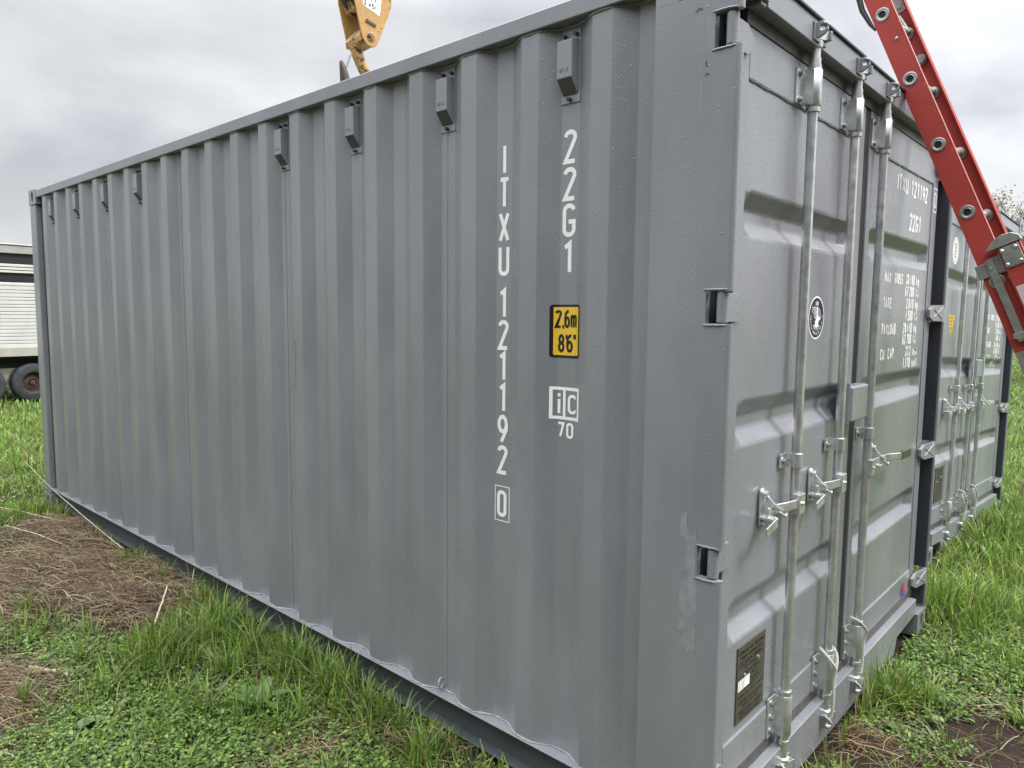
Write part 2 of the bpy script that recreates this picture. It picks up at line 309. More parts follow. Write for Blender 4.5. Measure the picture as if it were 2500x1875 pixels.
# ------------------------------------------------------------------ stroke lettering
def arc(cx, cy, rx, ry, a0, a1, n=9):
    return [(cx+rx*math.cos(R(a0+(a1-a0)*i/n)), cy+ry*math.sin(R(a0+(a1-a0)*i/n))) for i in range(n+1)]
def glyph(c, A):
    r = A/2; q = A*0.5
    G = {
    'I': [[(r,0),(r,1)]], 'T': [[(0,1),(A,1)],[(r,0),(r,1)]], 'X': [[(0,0),(A,1)],[(0,1),(A,0)]],
    'U': [[(0,1)]+arc(r,r,r,r,180,360)+[(A,1)]], 'L': [[(0,1),(0,0),(A,0)]], 'E': [[(A,1),(0,1),(0,0),(A,0)],[(0,.5),(A*.85,.5)]],
    'F': [[(A,1),(0,1),(0,0)],[(0,.5),(A*.85,.5)]], 'H': [[(0,0),(0,1)],[(A,0),(A,1)],[(0,.5),(A,.5)]],
    'N': [[(0,0),(0,1),(A,0),(A,1)]], 'M': [[(0,0),(0,1),(r,.4),(A,1),(A,0)]], 'A': [[(0,0),(r,1),(A,0)],[(A*.17,.33),(A*.83,.33)]],
    'V': [[(0,1),(r,0),(A,1)]], 'W': [[(0,1),(A*.25,0),(r,.6),(A*.75,0),(A,1)]], 'Y': [[(0,1),(r,.5),(A,1)],[(r,0),(r,.5)]], 'K': [[(0,0),(0,1)],[(A,1),(0,.42)],[(A*.3,.6),(A,0)]],
    'O': [arc(r,1-r,r,r,0,180)+arc(r,r,r,r,180,360)+[(A,1-r)]], '0': [arc(r,1-r,r,r,0,180)+arc(r,r,r,r,180,360)+[(A,1-r)]],
    'C': [arc(r,1-r,r,r,10,180)+arc(r,r,r,r,180,350)], 'G': [arc(r,1-r,r,r,10,180)+arc(r,r,r,r,180,360)+[(A,.45),(r*.9,.45)]],
    'D': [[(0,0),(0,1),(A-r,1)]+arc(A-r,1-r,r,r,90,0)+arc(A-r,r,r,r,0,-90)+[(0,0)]], 'P': [[(0,0),(0,1),(A-r,1)]+arc(A-r,.74,r,.26,90,-90)+[(0,.48)]],
    'B': [[(0,0),(0,1),(A-r,1)]+arc(A-r,.76,r,.24,90,-90)+[(0,.52)],[(A-r,.52)]+arc(A-r,.26,r,.26,90,-90)+[(0,0)]],
    'R': [[(0,0),(0,1),(A-r,1)]+arc(A-r,.74,r,.26,90,-90)+[(0,.48)],[(A*.45,.48),(A,0)]],
    'S': [arc(r,.75,r,.25,20,270)+arc(r,.25,r,.25,90,-160)], 'Q': [arc(r,1-r,r,r,0,180)+arc(r,r,r,r,180,360)+[(A,1-r)],[(r,.2),(A,-.05)]],
    '1': [[(A*.12,.86),(A*.62,1),(A*.62,0)]], '2': [arc(r,1-r,r,r,172,-25)+[(0,0),(A,0)]],
    '3': [arc(r,.76,r,.24,150,-90)+arc(r,.26,r,.26,90,-150)], '4': [[(A*.75,0),(A*.75,1),(0,.3),(A,.3)]],
    '5': [[(A,1),(A*.08,1),(0,.55)]+arc(r,.31,r,.31,110,-150)], '6': [arc(r,.3,r,.3,0,360)],
    '7': [[(0,1),(A,1),(A*.4,0)]], '8': [arc(r,.76,r*.88,.24,-90,270),arc(r,.26,r,.26,90,450)], '9': [arc(r,.7,r,.3,0,360)],
    '.': [[(r*.3,0),(r*.3+.1,0)]], ',': [[(r*.6,.08),(r*.3,-.16)]], '-': [[(0,.45),(A,.45)]], "'": [[(r,.72),(r,1)]], '"': [[(A*.25,.72),(A*.25,1)],[(A*.75,.72),(A*.75,1)]],
    'k': [[(0,0),(0,1)],[(A,.65),(0,.25)],[(A*.35,.38),(A,0)]], 'l': [[(A*.4,0),(A*.4,1)]], 'b': [[(0,1),(0,.3)]+arc(r,.32,r,.32,180,-180)],
    'g': [arc(r,.36,r,.3,0,360),[(A,.66),(A,-.05)]+arc(r,-.05,r,.22,0,-150)], 'c': [arc(r,.34,r,.32,35,325)], 'u': [[(0,.66)]+arc(r,r,r,r,180,360)+[(A,.66)],[(A,.66),(A,0)]],
    'm': [[(0,0),(0,.66)],[(0,.5)]+arc(A*.25,.46,A*.25,.2,180,0,6)+[(r,0)],[(r,.5)]+arc(A*.75,.46,A*.25,.2,180,0,6)+[(A,0)]],
    'f': [[(r*.8,0),(r*.8,.8)]+arc(r*1.5,.8,r*.7,.2,180,60,5),[(0,.62),(A*.85,.62)]], 't': [[(r,.95),(r,.15)]+arc(r*1.5,.15,r*.5,.15,180,270,4),[(0,.66),(A,.66)]],
    'i': [[(r,0),(r,.68)],[(r,.86),(r,1)]],
    }
    g = G.get(c, [])
    if c == '6': g = [arc(r,.3,r,.3,0,360),[(0,.3),(0,.62)]+arc(r*1.5,.62,r*1.5,.38,180,80,6)]
    if c == '9': g = [arc(r,.7,r,.3,0,360),[(A,.7),(A,.5),(A*.35,0)]]
    return g
def stroke(mb, pts, hw, mp, depth):
    P = [Vector((p[0], p[1])) for p in pts]
    Q = [P[0]]
    for p in P[1:]:
        if (p-Q[-1]).length > 1e-6: Q.append(p)
    closed = len(Q) > 3 and (Q[0]-Q[-1]).length < 1e-5
    if closed: Q = Q[:-1]
    n = len(Q); Lf = []; Rt = []
    for i in range(n):
        a = Q[i-1] if (i > 0 or closed) else None
        b = Q[(i+1) % n] if (i < n-1 or closed) else None
        d1 = (Q[i]-a).normalized() if a is not None else None
        d2 = (b-Q[i]).normalized() if b is not None else None
        if d1 is None: d1 = d2
        if d2 is None: d2 = d1
        n1 = Vector((-d1.y, d1.x)); n2 = Vector((-d2.y, d2.x)); m = n1+n2
        if m.length < 1e-3: m = n1
        m.normalize(); k = 1/max(0.45, m.dot(n1))
        Lf.append(Q[i]+m*hw*k); Rt.append(Q[i]-m*hw*k)
    o = len(mb.v)
    for i in range(n):
        mb.v.append(tuple(mp(Lf[i].x, Lf[i].y, depth))); mb.v.append(tuple(mp(Rt[i].x, Rt[i].y, depth)))
    for i in range(n if closed else n-1):
        j = (i+1) % n; mb.f.append((o+2*i, o+2*i+1, o+2*j+1, o+2*j))
def text(mb, s, a, b, h, asp, sw, gap, mp, d0=0.0008, ix=False):
    """letters with baseline start (a,b); h height, asp width/height, sw stroke/height, gap/height"""
    A = asp; hw = sw/2
    for ch in s:
        if ch == ' ': a += (A+gap)*h; continue
        wA = A*1.4 if ch == 'm' and asp < .9 else (A*1.15 if ch == 'M' else (A*0.4 if ch == 'I' and asp < .9 and ix else A))
        inner = wA-sw
        for k, st in enumerate(glyph(ch, max(inner, .02))):
            pts = [(a+(x+hw)*h, b+(y*(1-sw)+hw)*h) for x, y in st]
            stroke(mb, pts, hw*h, mp, d0+0.00018*k)
        a += ((0.25*A if ch in ".,'" else wA)+gap)*h
    return a
def ellipse(mb, ca, cb, ra, rb, mp, depth, n=40, inner=0.0):
    o = len(mb.v)
    if inner:
        for k in range(n):
            t = 2*math.pi*k/n
            mb.v.append(tuple(mp(ca+ra*math.cos(t), cb+rb*math.sin(t), depth))); mb.v.append(tuple(mp(ca+ra*inner*math.cos(t), cb+rb*(1-(1-inner)*ra/rb)*math.sin(t), depth)))
        for k in range(n):
            j = (k+1) % n; mb.f.append((o+2*k, o+2*j, o+2*j+1, o+2*k+1))
    else:
        for k in range(n):
            t = 2*math.pi*k/n; mb.v.append(tuple(mp(ca+ra*math.cos(t), cb+rb*math.sin(t), depth)))
        mb.f.append(tuple(range(o, o+n)))
def flatpoly(mb, poly, mp, depth): 
    o = len(mb.v); mb.v += [tuple(mp(a, b, depth)) for a, b in poly]; mb.f.append(tuple(range(o, o+len(poly))))
def rrect(a0, a1, b0, b1, r, n=5):
    return arc(a1-r,b1-r,r,r,0,90,n)+arc(a0+r,b1-r,r,r,90,180,n)+arc(a0+r,b0+r,r,r,180,270,n)+arc(a1-r,b0+r,r,r,270,360,n)

# ------------------------------------------------------------------ shipping containers
LEN, WID, HEI = 6.058, 2.438, 2.591
YO, YI, PITCH, K0 = 0.010, 0.046, 0.278, -0.470
def side_profile():
    p = [(-0.252, YI)]
    for k in range(20):
        s = K0 - PITCH*k
        p += [(s+0.072+0.068, YI), (s+0.072, YO), (s, YO), (s-0.068, YI)]
    p.append((-5.90, YI))
    return p
SP = side_profile()
def side_y(x):
    for (x1, y1), (x0, y0) in zip(SP[:-1], SP[1:]):
        if x0 <= x <= x1: return y0+(y1-y0)*(x-x0)/(x1-x0) if x1 > x0 else y1
    return YI
def map_side(a, b, d): return (a, side_y(a)-d, b)

def casting_mesh():
    me0 = MB().box(-0.178, 0, 0, 0.162, 0, 0.118)
    o = me0.build('corner_casting', PAINT, None)
    cut = MB()
    cut.slab([(0.079*0+0.0795*0+a, b) for a, b in [(x*0.5, z) for x, z in []]] or rrect(0.0555, 0.1065, 0.0195, 0.0985, 0.0254, 6), (-0.03, 0, 0), (0,1,0), (0,0,1), (0.06,0,0))
    cut.slab(rrect(-0.1145, -0.0635, 0.0195, 0.0985, 0.0254, 6), (0, -0.03, 0), (1,0,0), (0,0,1), (0,0.06,0))
    c = cut.build('cutter', PAINT, None)
    md = o.modifiers.new('b', 'BOOLEAN'); md.operation = 'DIFFERENCE'; md.object = c; md.solver = 'EXACT'
    bpy.context.view_layer.update()
    me = bpy.data.meshes.new_from_object(o.evaluated_get(bpy.context.evaluated_depsgraph_get()))
    bpy.data.objects.remove(o); bpy.data.objects.remove(c)
    me.name = 'corner_casting'
    me.materials.clear(); me.materials.append(PAINT)
    return me
CAST = casting_mesh()
NOTCH = [(0.245, 0.332), (0.917, 1.003), (1.617, 1.703), (2.327, 2.414)]

def post_profile(notch):
    lip = ([(-0.072, 0.0), (-0.072, 0.022)] if notch else
           [(-0.014, 0.0)]+[(-0.014+0.014*math.sin(t), 0.014-0.014*math.cos(t)) for t in (R(22), R(45), R(67), R(90))]+[(0.0, 0.018), (-0.004, 0.022)])
    return [(-0.250, 0.0)]+lip+[(-0.100, 0.022), (-0.100, 0.128), (-0.170, 0.128), (-0.170, 0.055), (-0.250, 0.055)]

_seam = [2, 6, 10, 14]
def make_container(root, P, second=False):
    cs = []
    ci = 0
    # --- castings
    for sx in (0, 1):
        for sy in (0, 1):
            for sz in (0, 1):
                o = bpy.data.objects.new('corner_casting', CAST if not second else CAST2); COL.objects.link(o); o.parent = root
                o.scale = (-1 if sx else 1, -1 if sy else 1, -1 if sz else 1)
                o.location = (-LEN if sx else 0, WID if sy else 0, HEI if sz else 0)
                finish(o, 0.006, True, 2)
    # --- side panels
    for far in (0, 1):
        mb = MB(); sg = -1 if far else 1; off = WID if far else 0
        pts = SP
        z0, z1 = 0.171, 2.522
        o0 = len(mb.v)
        for x, y in pts: mb.v += [(x, off+sg*y, z0), (x, off+sg*y, z1)]
        for i in range(len(pts)-1): mb.f.append((2*i, 2*i+2, 2*i+3, 2*i+1))
        for x, y in pts: mb.v += [(x, off+sg*(y+0.003), z0), (x, off+sg*(y+0.003), z1)]
        o1 = 2*len(pts)
        for i in range(len(pts)-1): mb.f.append((o1+2*i+1, o1+2*i+3, o1+2*i+2, o1+2*i))
        mb.build('side_panel', P, root, bevel=0.004, recalc=False)
        # rails: top tube, bottom channel
        ya, yb = (0.002, 0.062) if not far else (WID-0.062, WID-0.002)
        MB().box(-5.879, -0.2515, ya, yb, 2.523, 2.579).build('top_rail', P, root, bevel=0.005)
        c = MB()
        yw = (0.0, 0.12) if not far else (WID-0.12, WID)
        wb = (0.050, 0.054) if not far else (WID-0.054, WID-0.050)
        c.prism([(-5.879, yw[0]), (-0.179, yw[0]), (-0.179, yw[1]), (-5.879, yw[1])], 0.164, 0.1695)
        rl_ = c.build('bottom_rail', P, root, bevel=0.0015)
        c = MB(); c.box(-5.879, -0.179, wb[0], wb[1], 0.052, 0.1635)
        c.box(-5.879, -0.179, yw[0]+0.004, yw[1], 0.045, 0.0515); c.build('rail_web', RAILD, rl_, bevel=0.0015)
    # bead of paint along the foot of the near panel
    bead = MB(); pts = []
    for (x1, y1), (x0, y0) in zip(SP[:-1], SP[1:]):
        nseg = max(1, int((x1-x0)/0.02))
        for i in range(nseg):
            t = i/nseg; pts.append((x1+(x0-x1)*t, y1+(y0-y1)*t-0.002+random.uniform(-.0012, .0012), 0.1725+random.uniform(-.001, .0015)))
    bead.tube(pts, [0.0026+random.uniform(-.0010, .0012) for _ in pts], 6)
    bead.build('weld_bead', WELD, root)
    bead2 = MB()
    pts = [(x, side_y(x)-0.001, 2.520+random.uniform(-.002, .001)) for x in np.arange(-5.85, -0.27, 0.02)]
    bead2.tube(pts, [0.003+random.uniform(-.0008, .0015) for _ in pts], 5); bead2.build('weld_bead', P, root)
    sm = MB()
    for k in _seam:
        xc = K0-PITCH*k-0.068-0.050
        sm.box(xc-0.010, xc+0.010, YI-0.0016, YI-0.0002, 0.19, 2.51)
    sm.box(-0.266, -0.2525, 0.036, YI-0.001, 0.175, 2.518)
    sm.build('seam_strip', P, root, bevel=0.001)
    if not second:
        rg = MB(); cx, cz = -1.155, 0.186
        rg.tube([(cx+0.003*math.sin(t), 0.030-0.016*math.sin(t), cz+0.016-0.020*math.cos(t)) for t in np.linspace(0, 2*math.pi, 16)[:-1]], 0.0042, 7, closed=True)
        rg.build('lashing_ring', WELD, root)
    # --- corner posts at the doors
    for far in (0, 1):
        mb = MB(); zs = [(0.119, NOTCH[0][0], False)]
        for i, (a, b) in enumerate(NOTCH):
            zs.append((a, b, True)); zs.append((b, NOTCH[i+1][0] if i < 3 else 2.472, False))
        for z0, z1, nch in zs:
            pf = post_profile(nch)
            if far: pf = [(x, WID-y) for x, y in pf][::-1]
            mb.prism(pf, z0, z1, caps=not nch)
        o = mb.build('corner_post', P, root, bevel=0.0, recalc=True)
        fl = MB()
        y0, y1 = (0.0235, 0.1265) if not far else (WID-0.1265, WID-0.0235)
        fl.box(-0.0985, -0.0965, y0, y1, 0.13, 2.46)
        yw0, yw1 = (0.0225, 0.0240) if not far else (WID-0.0240, WID-0.0225)
        for (za, zb2) in [(0.13, 0.244), (0.333, 0.916), (1.004, 1.616), (1.704, 2.326)]: fl.box(-0.0960, -0.010, yw0, yw1, za, zb2)
        fl.build('post_channel', CHANNEL, root)
        # weld beads around notches
        for (a, b) in NOTCH:
            for z, s in ((b, 1), (a, -1)):
                yy = -0.001 if not far else WID+0.001
                sy = 1 if not far else -1
                pts = [(-0.078+0.0085*i+random.uniform(-.001,.001), yy+sy*(0.0 if i < 8 else 0.004*(i-7)), z+s*0.004+random.uniform(-.0012,.0012)) for i in range(10)]
                wb = MB(); wb.tube(pts, [0.0015, .0026, .0030, .0034, .0028, .0032, .0027, .0026, .002, .001], 8); wb.build('weld_bead', P, root)
        # rear posts
        x0, x1 = -LEN+0.004, -5.905
        pf = [(x0, 0.003), (x1, 0.003), (x1, YI+0.004), (x0, YI+0.004)]
        if far: pf = [(x, WID-y) for x, y in pf]
        MB().prism(pf, 0.119, 2.472).build('corner_post', P, root, bevel=0.012, seg=3)
    for far in (0, 1):
        ya, yb = (0.0, 0.055) if not far else (WID-0.055, WID)
        MB().box(-0.2505, -0.1785, ya, yb, 2.4725, 2.579).build('rail_end_plate', P, root)
    # header, sill, rear wall, roof, floor
    hd = MB().box(-0.12, -0.004, 0.164, 2.274, 2.459, 2.536); hd.box(-0.11, -0.008, 0.1285, 0.1635, 2.459, 2.4725); hd.box(-0.11, -0.008, 2.2745, 2.3095, 2.459, 2.4725)
    hd.build('header', P, root, bevel=0.004)
    MB().box(-0.118, 0.004, 0.164, 2.274, 2.5365, 2.5435).build('header_lip', CHANNEL, root, bevel=0.001)
    si = MB(); si.slab([(0.164, 0.200), (0.164, 0.118), (0.40, 0.108), (0.44, 0.034), (1.90, 0.034), (1.94, 0.108), (2.274, 0.118), (2.274, 0.200)][::-1], (-0.012, 0, 0), (0,1,0), (0,0,1), (-0.14, 0, 0))
    si.build('sill', P, root, bevel=0.003)
    MB().box(-LEN+0.02, -LEN+0.06, 0.06, WID-0.06, 0.10, 2.50).build('front_wall', P, root)
    MB().box(-5.87, -0.125, 0.0635, WID-0.0635, 2.535, 2.560).build('roof', P, root)
    MB().box(-5.87, -0.16, 0.125, WID-0.125, 0.14, 0.162).build('floor', DARK, root)
    # --- gaskets
    MB().box(-0.075, -0.044, 0.129, 2.309, 2.421, 2.4585).build('door_gasket', GASK, root, bevel=0.003)
    MB().box(-0.075, -0.044, 0.129, 2.309, 0.2005, 0.236).build('door_gasket', GASK, root, bevel=0.003)
    # --- doors
    SEAM = 1.196
    bands = [(1.990, 1.862), (1.392, 1.258), (0.794, 0.658)]
    for side_ in (0, 1):
        y0, y1 = (0.106, SEAM-0.032) if side_ == 0 else (SEAM+0.034, 2.332)
        fx = -0.046
        FR = 0.085
        # leaf frame
        d = MB()
        d.box(-0.095, fx, y0, y0+0.05, 0.237, 2.420)
        d.box(-0.095, fx, y1-FR, y1, 0.237, 2.420)
        d.box(-0.095, fx, y0+0.0502, y1-FR-0.0002, 2.285, 2.420)
        d.box(-0.095, fx, y0+0.0502, y1-FR-0.0002, 0.237, 0.352)
        if side_ == 1: pass
        door = d.build('door', P, root, bevel=0.004)
        # pressed panel
        pa, pb = y0+0.0505, y1-FR-0.0005
        ys = [pa, pa+0.012, pa+0.055, pb-0.065, pb-0.012, pb]
        zs = [0.3525]
        for zt, zb in bands[::-1]: zs += [zb, zb+0.046, zt-0.046, zt]
        zs.append(2.2845)
        inner = {j for j, z in enumerate(zs) if any(abs(z-(zb+0.046)) < 1e-6 or abs(z-(zt-0.046)) < 1e-6 for zt, zb in bands)}
        mb = MB()
        for j, z in enumerate(zs):
            for i, y in enumerate(ys):
                dep = 0.036 if (j in inner and i in (2, 3)) else 0.0
                mb.v.append((fx-0.005-dep, y, z))
        nI = len(ys)
        for j in range(len(zs)-1):
            for i in range(nI-1):
                a = j*nI+i; q = (a, a+1, a+nI+1, a+nI)
                mb.f.append(q)
        pn = mb.build('door_panel', P, door, bevel=0.009, seg=3, recalc=False)
        # weld line round the panel
        wl = MB()
        for zz in (2.284, 0.3535):
            pts = [(fx-0.003, y, zz+random.uniform(-.0015,.0015)) for y in np.arange(pa, pb, 0.03)]
            wl.tube(pts, 0.0032, 5)
        pts = [(fx-0.003, pb+random.uniform(-.001,.001), z) for z in np.arange(0.36, 2.28, 0.05)]; wl.tube(pts, 0.003, 5)
        wl.build('weld_bead', P, door)
        # vertical lip gasket of this leaf
        if side_ == 0:
            MB().box(-0.072, fx-0.004, y1+0.0005, y1+0.060, 0.238, 2.419).build('lip_gasket', BLACKR, door, bevel=0.004)
        # hinges
        for (a, b) in NOTCH:
            h = MB(); yk = 0.017 if side_ == 0 else WID-0.0175; sg = 1 if side_ == 0 else -1; xk_ = -0.031 if side_ == 0 else -0.018
            h.lathe((xk_, yk, a+0.002), (0,0,1), [(0,.013),(0.002,.016),(b-a-0.006,.016),(b-a-0.004,.013)], 18)
            zc = (a+b)/2; hh = (b-a)/2-0.004
            poly = [(0.0, -hh), (0.095, -hh), (0.128, -hh*0.45), (0.128, hh*0.45), (0.095, hh), (0.0, hh)]
            if side_ == 0: h.slab(poly, (-0.046, yk, zc), (0,1,0), (0,0,1), (0.014,0,0))
            else:
                h.slab([(p*1.35, q) for p, q in poly], (-0.016, yk, zc), (-0.15,-1,0), (0,0,1), (0.014,0,0))
            if side_ == 1:
                for s2 in (1, -1):
                    h.tube([(-0.005, yk-0.020, zc+s2*hh*0.75), (-0.014, yk-0.085, zc), (-0.020, yk-0.125, zc+s2*hh*0.5)], 0.0028, 6)
            h.build('hinge', P, door, bevel=0.0025)
        # keyed lock bars
        bars = [0.545, 0.953] if side_ == 0 else [1.303]
        for yb in bars:
            xb = -0.015
            bar = MB().cyl((xb, yb, 0.15), (xb, yb, 2.46), 0.0155, 24).build('lock_bar', GALV, door)
            # guides: housing with flange, collars
            for zt, zb_, up in ((2.394, 2.286, 1), (0.378, 0.238, -1)):
                g = MB()
                g.lathe((xb, yb, zb_), (0,0,1), [(0,.010),(0,.0225),(.002,.0240),(zt-zb_-.002,.0240),(zt-zb_,.0225),(zt-zb_,.010)], 22)
                zc1 = zb_ if up == 1 else zt
                g.lathe((xb, yb, zc1-(0.018 if up == 1 else -0.002)), (0,0,1), [(0,.010),(0,.0215),(.013,.0215),(.013,.010)], 20)
                zc2 = zt if up == 1 else zb_-0.030
                g.lathe((xb, yb, zc2), (0,0,1), [(0,.010),(0,.0205),(.012,.0205),(.012,.0180),(.034,.0180),(.034,.010)], 20)
                # flange and its curl
                g.box(-0.0455, -0.040, yb-0.072, yb-0.018, zb_+0.002, zt-0.002)
                g.box(-0.040, xb+0.008, yb-0.0245, yb-0.0185, zb_+0.002, zt-0.002)
                g.box(-0.0455, -0.040, yb+0.018, yb+0.030, zb_+0.012, zt-0.012)
                for q in ((0.16, 0.5, 0.84) if up == -1 else (0.14, 0.86)):
                    bo = MB(); bo.bolt((-0.040, yb-0.050, zb_+(zt-zb_)*q), (1,0,0), 0.0075, 0.008); bo.build('bolt', GALVD, door)
                g.build('bar_guide', GALV, door)
            g = MB(); g.box(-0.0455, -0.040, yb-0.064, yb-0.0225, 1.152, 1.198); g.box(-0.0455, xb-0.008, yb-0.0223, yb-0.0185, 1.152, 1.198)
            # mid clamp, wraps the bar
            pr = [(xb+0.0215*math.sin(t), yb-0.0215*math.cos(t)) for t in np.linspace(R(-30), R(215), 14)]
            pr2 = [(xb+0.0172*math.sin(t), yb-0.0172*math.cos(t)) for t in np.linspace(R(-30), R(215), 14)][::-1]
            n_ = len(pr); vs = [(x, y, z) for z in (1.152, 1.198) for x, y in pr+pr2]; m_ = 2*n_
            g.add(vs, [(i, (i+1) % m_, m_+(i+1) % m_, m_+i) for i in range(m_)]+[(i, m_-1-i, m_-2-i, i+1) for i in range(n_-1)]+[(m_+i, m_+i+1, 2*m_-2-i, 2*m_-1-i) for i in range(n_-1)])
            MB().bolt((-0.040, yb-0.046, 1.175), (1,0,0), 0.008, 0.008).build('bolt', GALVD, door); MB().bolt((xb+0.0, yb+0.021, 1.175), (0.3,1,0), 0.004, 0.004).build('bolt', GALVD, door)
            g.build('bar_clamp', GALV, door, bevel=0.0015)
            # cams and keepers
            for zc, s in ((2.470, 1), (0.155, -1)):
                cm = MB()
                cm.lathe((xb, yb, zc-0.012 if s == 1 else zc-0.018), (0,0,1), [(0,.012),(0,.0205),(.010,.0215),(.018,.0215),(.024,.013)], 14)
                zt = zc+s*0.026
                cm.slab([(-.030,-.013),(-.012,-.017),(.020,-.014),(.034,-.004),(.034,.010),(.016,.014),(-.012,.016),(-.030,.012)], (xb, yb, zt), (0.25,1,0), (0,0,1), (0.020,0,0))
                cm.cyl((xb-0.006, yb-0.030, zt+0.006*s), (xb+0.020, yb+0.036, zt-0.002), 0.0085, 10)
                cm.cyl((xb+0.004, yb+0.012, zt-0.022), (xb+0.012, yb+0.014, zt+0.026), 0.008, 10)
                cm.build('cam_head', GALV, bar)
                kp = MB(); xk = -0.004 if s == 1 else -0.012
                kp.box(xk, xk+0.006, yb-0.058, yb+0.044, zc+s*0.024-0.026, zc+s*0.024+0.026)
                hkp = [(0,-.014),(.012,-.016),(.028,-.006),(.036,.004),(.034,.014),(.026,.006),(.016,.004),(.012,.012),(.014,.020),(.026,.024),(.022,.032),(0,.030)]
                kp.slab([(a_, q_) for a_, q_ in hkp], (xk+0.004, yb-0.048, zc+s*0.018), (1,0.1,0), (0,0,s), (0, 0.009, 0))
                kp.tube([(xk+0.004, yb-0.040, zc+s*0.040), (xk+0.026, yb-0.030, zc+s*0.046), (xk+0.030, yb-0.010, zc+s*0.044)], [0.008, 0.007, 0.005], 8)
                kp.obox((xk+0.012, yb+0.036, zc+s*0.026), (1,-0.4,0), (0.4,1,0), (0,0,1), 0.014, 0.0045, 0.014)
                kp.build('cam_keeper', P if s == 1 else GALVD, root, bevel=0.003)
            # handle
            sg = -1 if side_ == 0 else 1
            hb = MB()
            hz_ = 1.038
            hb.box(xb+0.002, xb+0.030, yb-0.030, yb+0.016, hz_-0.036, hz_+0.030) if side_ == 0 else hb.box(xb+0.002, xb+0.026, yb-0.014, yb+0.030, hz_-0.036, hz_+0.030)
            hb.cyl((xb+0.028, yb-0.008*1, hz_), (xb+0.037, yb-0.008, hz_), 0.006, 10)
            hb.build('handle_hub', GALV, bar, bevel=0.006, seg=3)
            ye = yb+sg*0.185
            arm = MB()
            if side_ == 0:
                path = [(xb+0.020, yb-0.028), (xb+0.010, yb-0.085), (xb-0.004, yb-0.130), (xb-0.004, yb-0.200)]
            else:
                path = [(xb+0.016, yb+0.028), (xb-0.002, yb+0.12), (xb+0.002, yb+0.26), (xb+0.036, yb+0.34), (xb+0.044, yb+0.47)]
            for (xa, ya_), (xc, yc) in zip(path[:-1], path[1:]):
                dd = Vector((xc-xa, yc-ya_, 0)); arm.obox(((xa+xc)/2, (ya_+yc)/2, hz_), dd, (dd.y, -dd.x, 0), (0,0,1), dd.length/2+0.002, 0.004, 0.015)
            arm.build('handle', GALV, bar, bevel=0.0025)
            if side_ == 1:
                (xa, ya_), (xc, yc) = path[-2], path[-1]; dd = Vector((xc-xa, yc-ya_, 0))
                MB().obox((xa+dd.x*0.60, ya_+dd.y*0.60, hz_), dd, (dd.y, -dd.x, 0), (0,0,1), dd.length*0.46, 0.0062, 0.019).build('handle_sleeve', OLIVE, bar, bevel=0.003)
            # retainer on the door
            yr = yb-0.190 if side_ == 0 else yb+0.155
            rt = MB()
            rt.slab(rrect(-0.017, 0.017, -0.062, 0.066, 0.016, 4), (-0.0455, yr, 1.045), (0,1,0), (0,0,1), (0.006,0,0))
            rt.bolt((-0.0395, yr, 1.094), (1,0,0), 0.010, 0.012); rt.bolt((-0.0395, yr, 0.998), (1,0,0), 0.009, 0.008)
            rt.tube([(-0.030, yr+0.004, 1.085), (-0.018, yr+0.016, 1.062), (-0.004, yr+0.032, 1.046), (0.0, yr+0.060, 1.036)], [0.007,0.008,0.007,0.004], 8)
            rt.obox((-0.020, yr-0.002, 1.020), (1,0,0), (0,1,0), (0,0,1), 0.022, 0.018, 0.004)
            rt.tube([(0.0, yr+0.030, 1.036), (0.012, yr+0.052, 1.020), (0.010, yr+0.066, 1.026)], [0.005, 0.005, 0.003], 7)
            rt.build('handle_retainer', GALV, door, bevel=0.002)
            if side_ == 0:
                tg = MB(); tg.obox((-0.012, yr-0.006, 1.012), (1,-0.1,0.0), (0,1,0), (0,0,1), 0.026, 0.0022, 0.014); tg.obox((0.012, yr-0.048, 1.006), (-0.05,1,0.16), (1,0,0), (0,-0.16,1), 0.046, 0.0022, 0.0145)
                tg.build('seal_tag', GALV, door, bevel=0.0015)
        if side_ == 1:
            lb = MB().box(-0.045, 0.010, 1.006, 1.188, 1.250, 1.384).build('lock_box', P, door, bevel=0.009, seg=3)
            MB().box(-0.0455, 0.000, 0.9995, 1.0055, 1.242, 1.396).build('lock_box_plate', P, door, bevel=0.001)
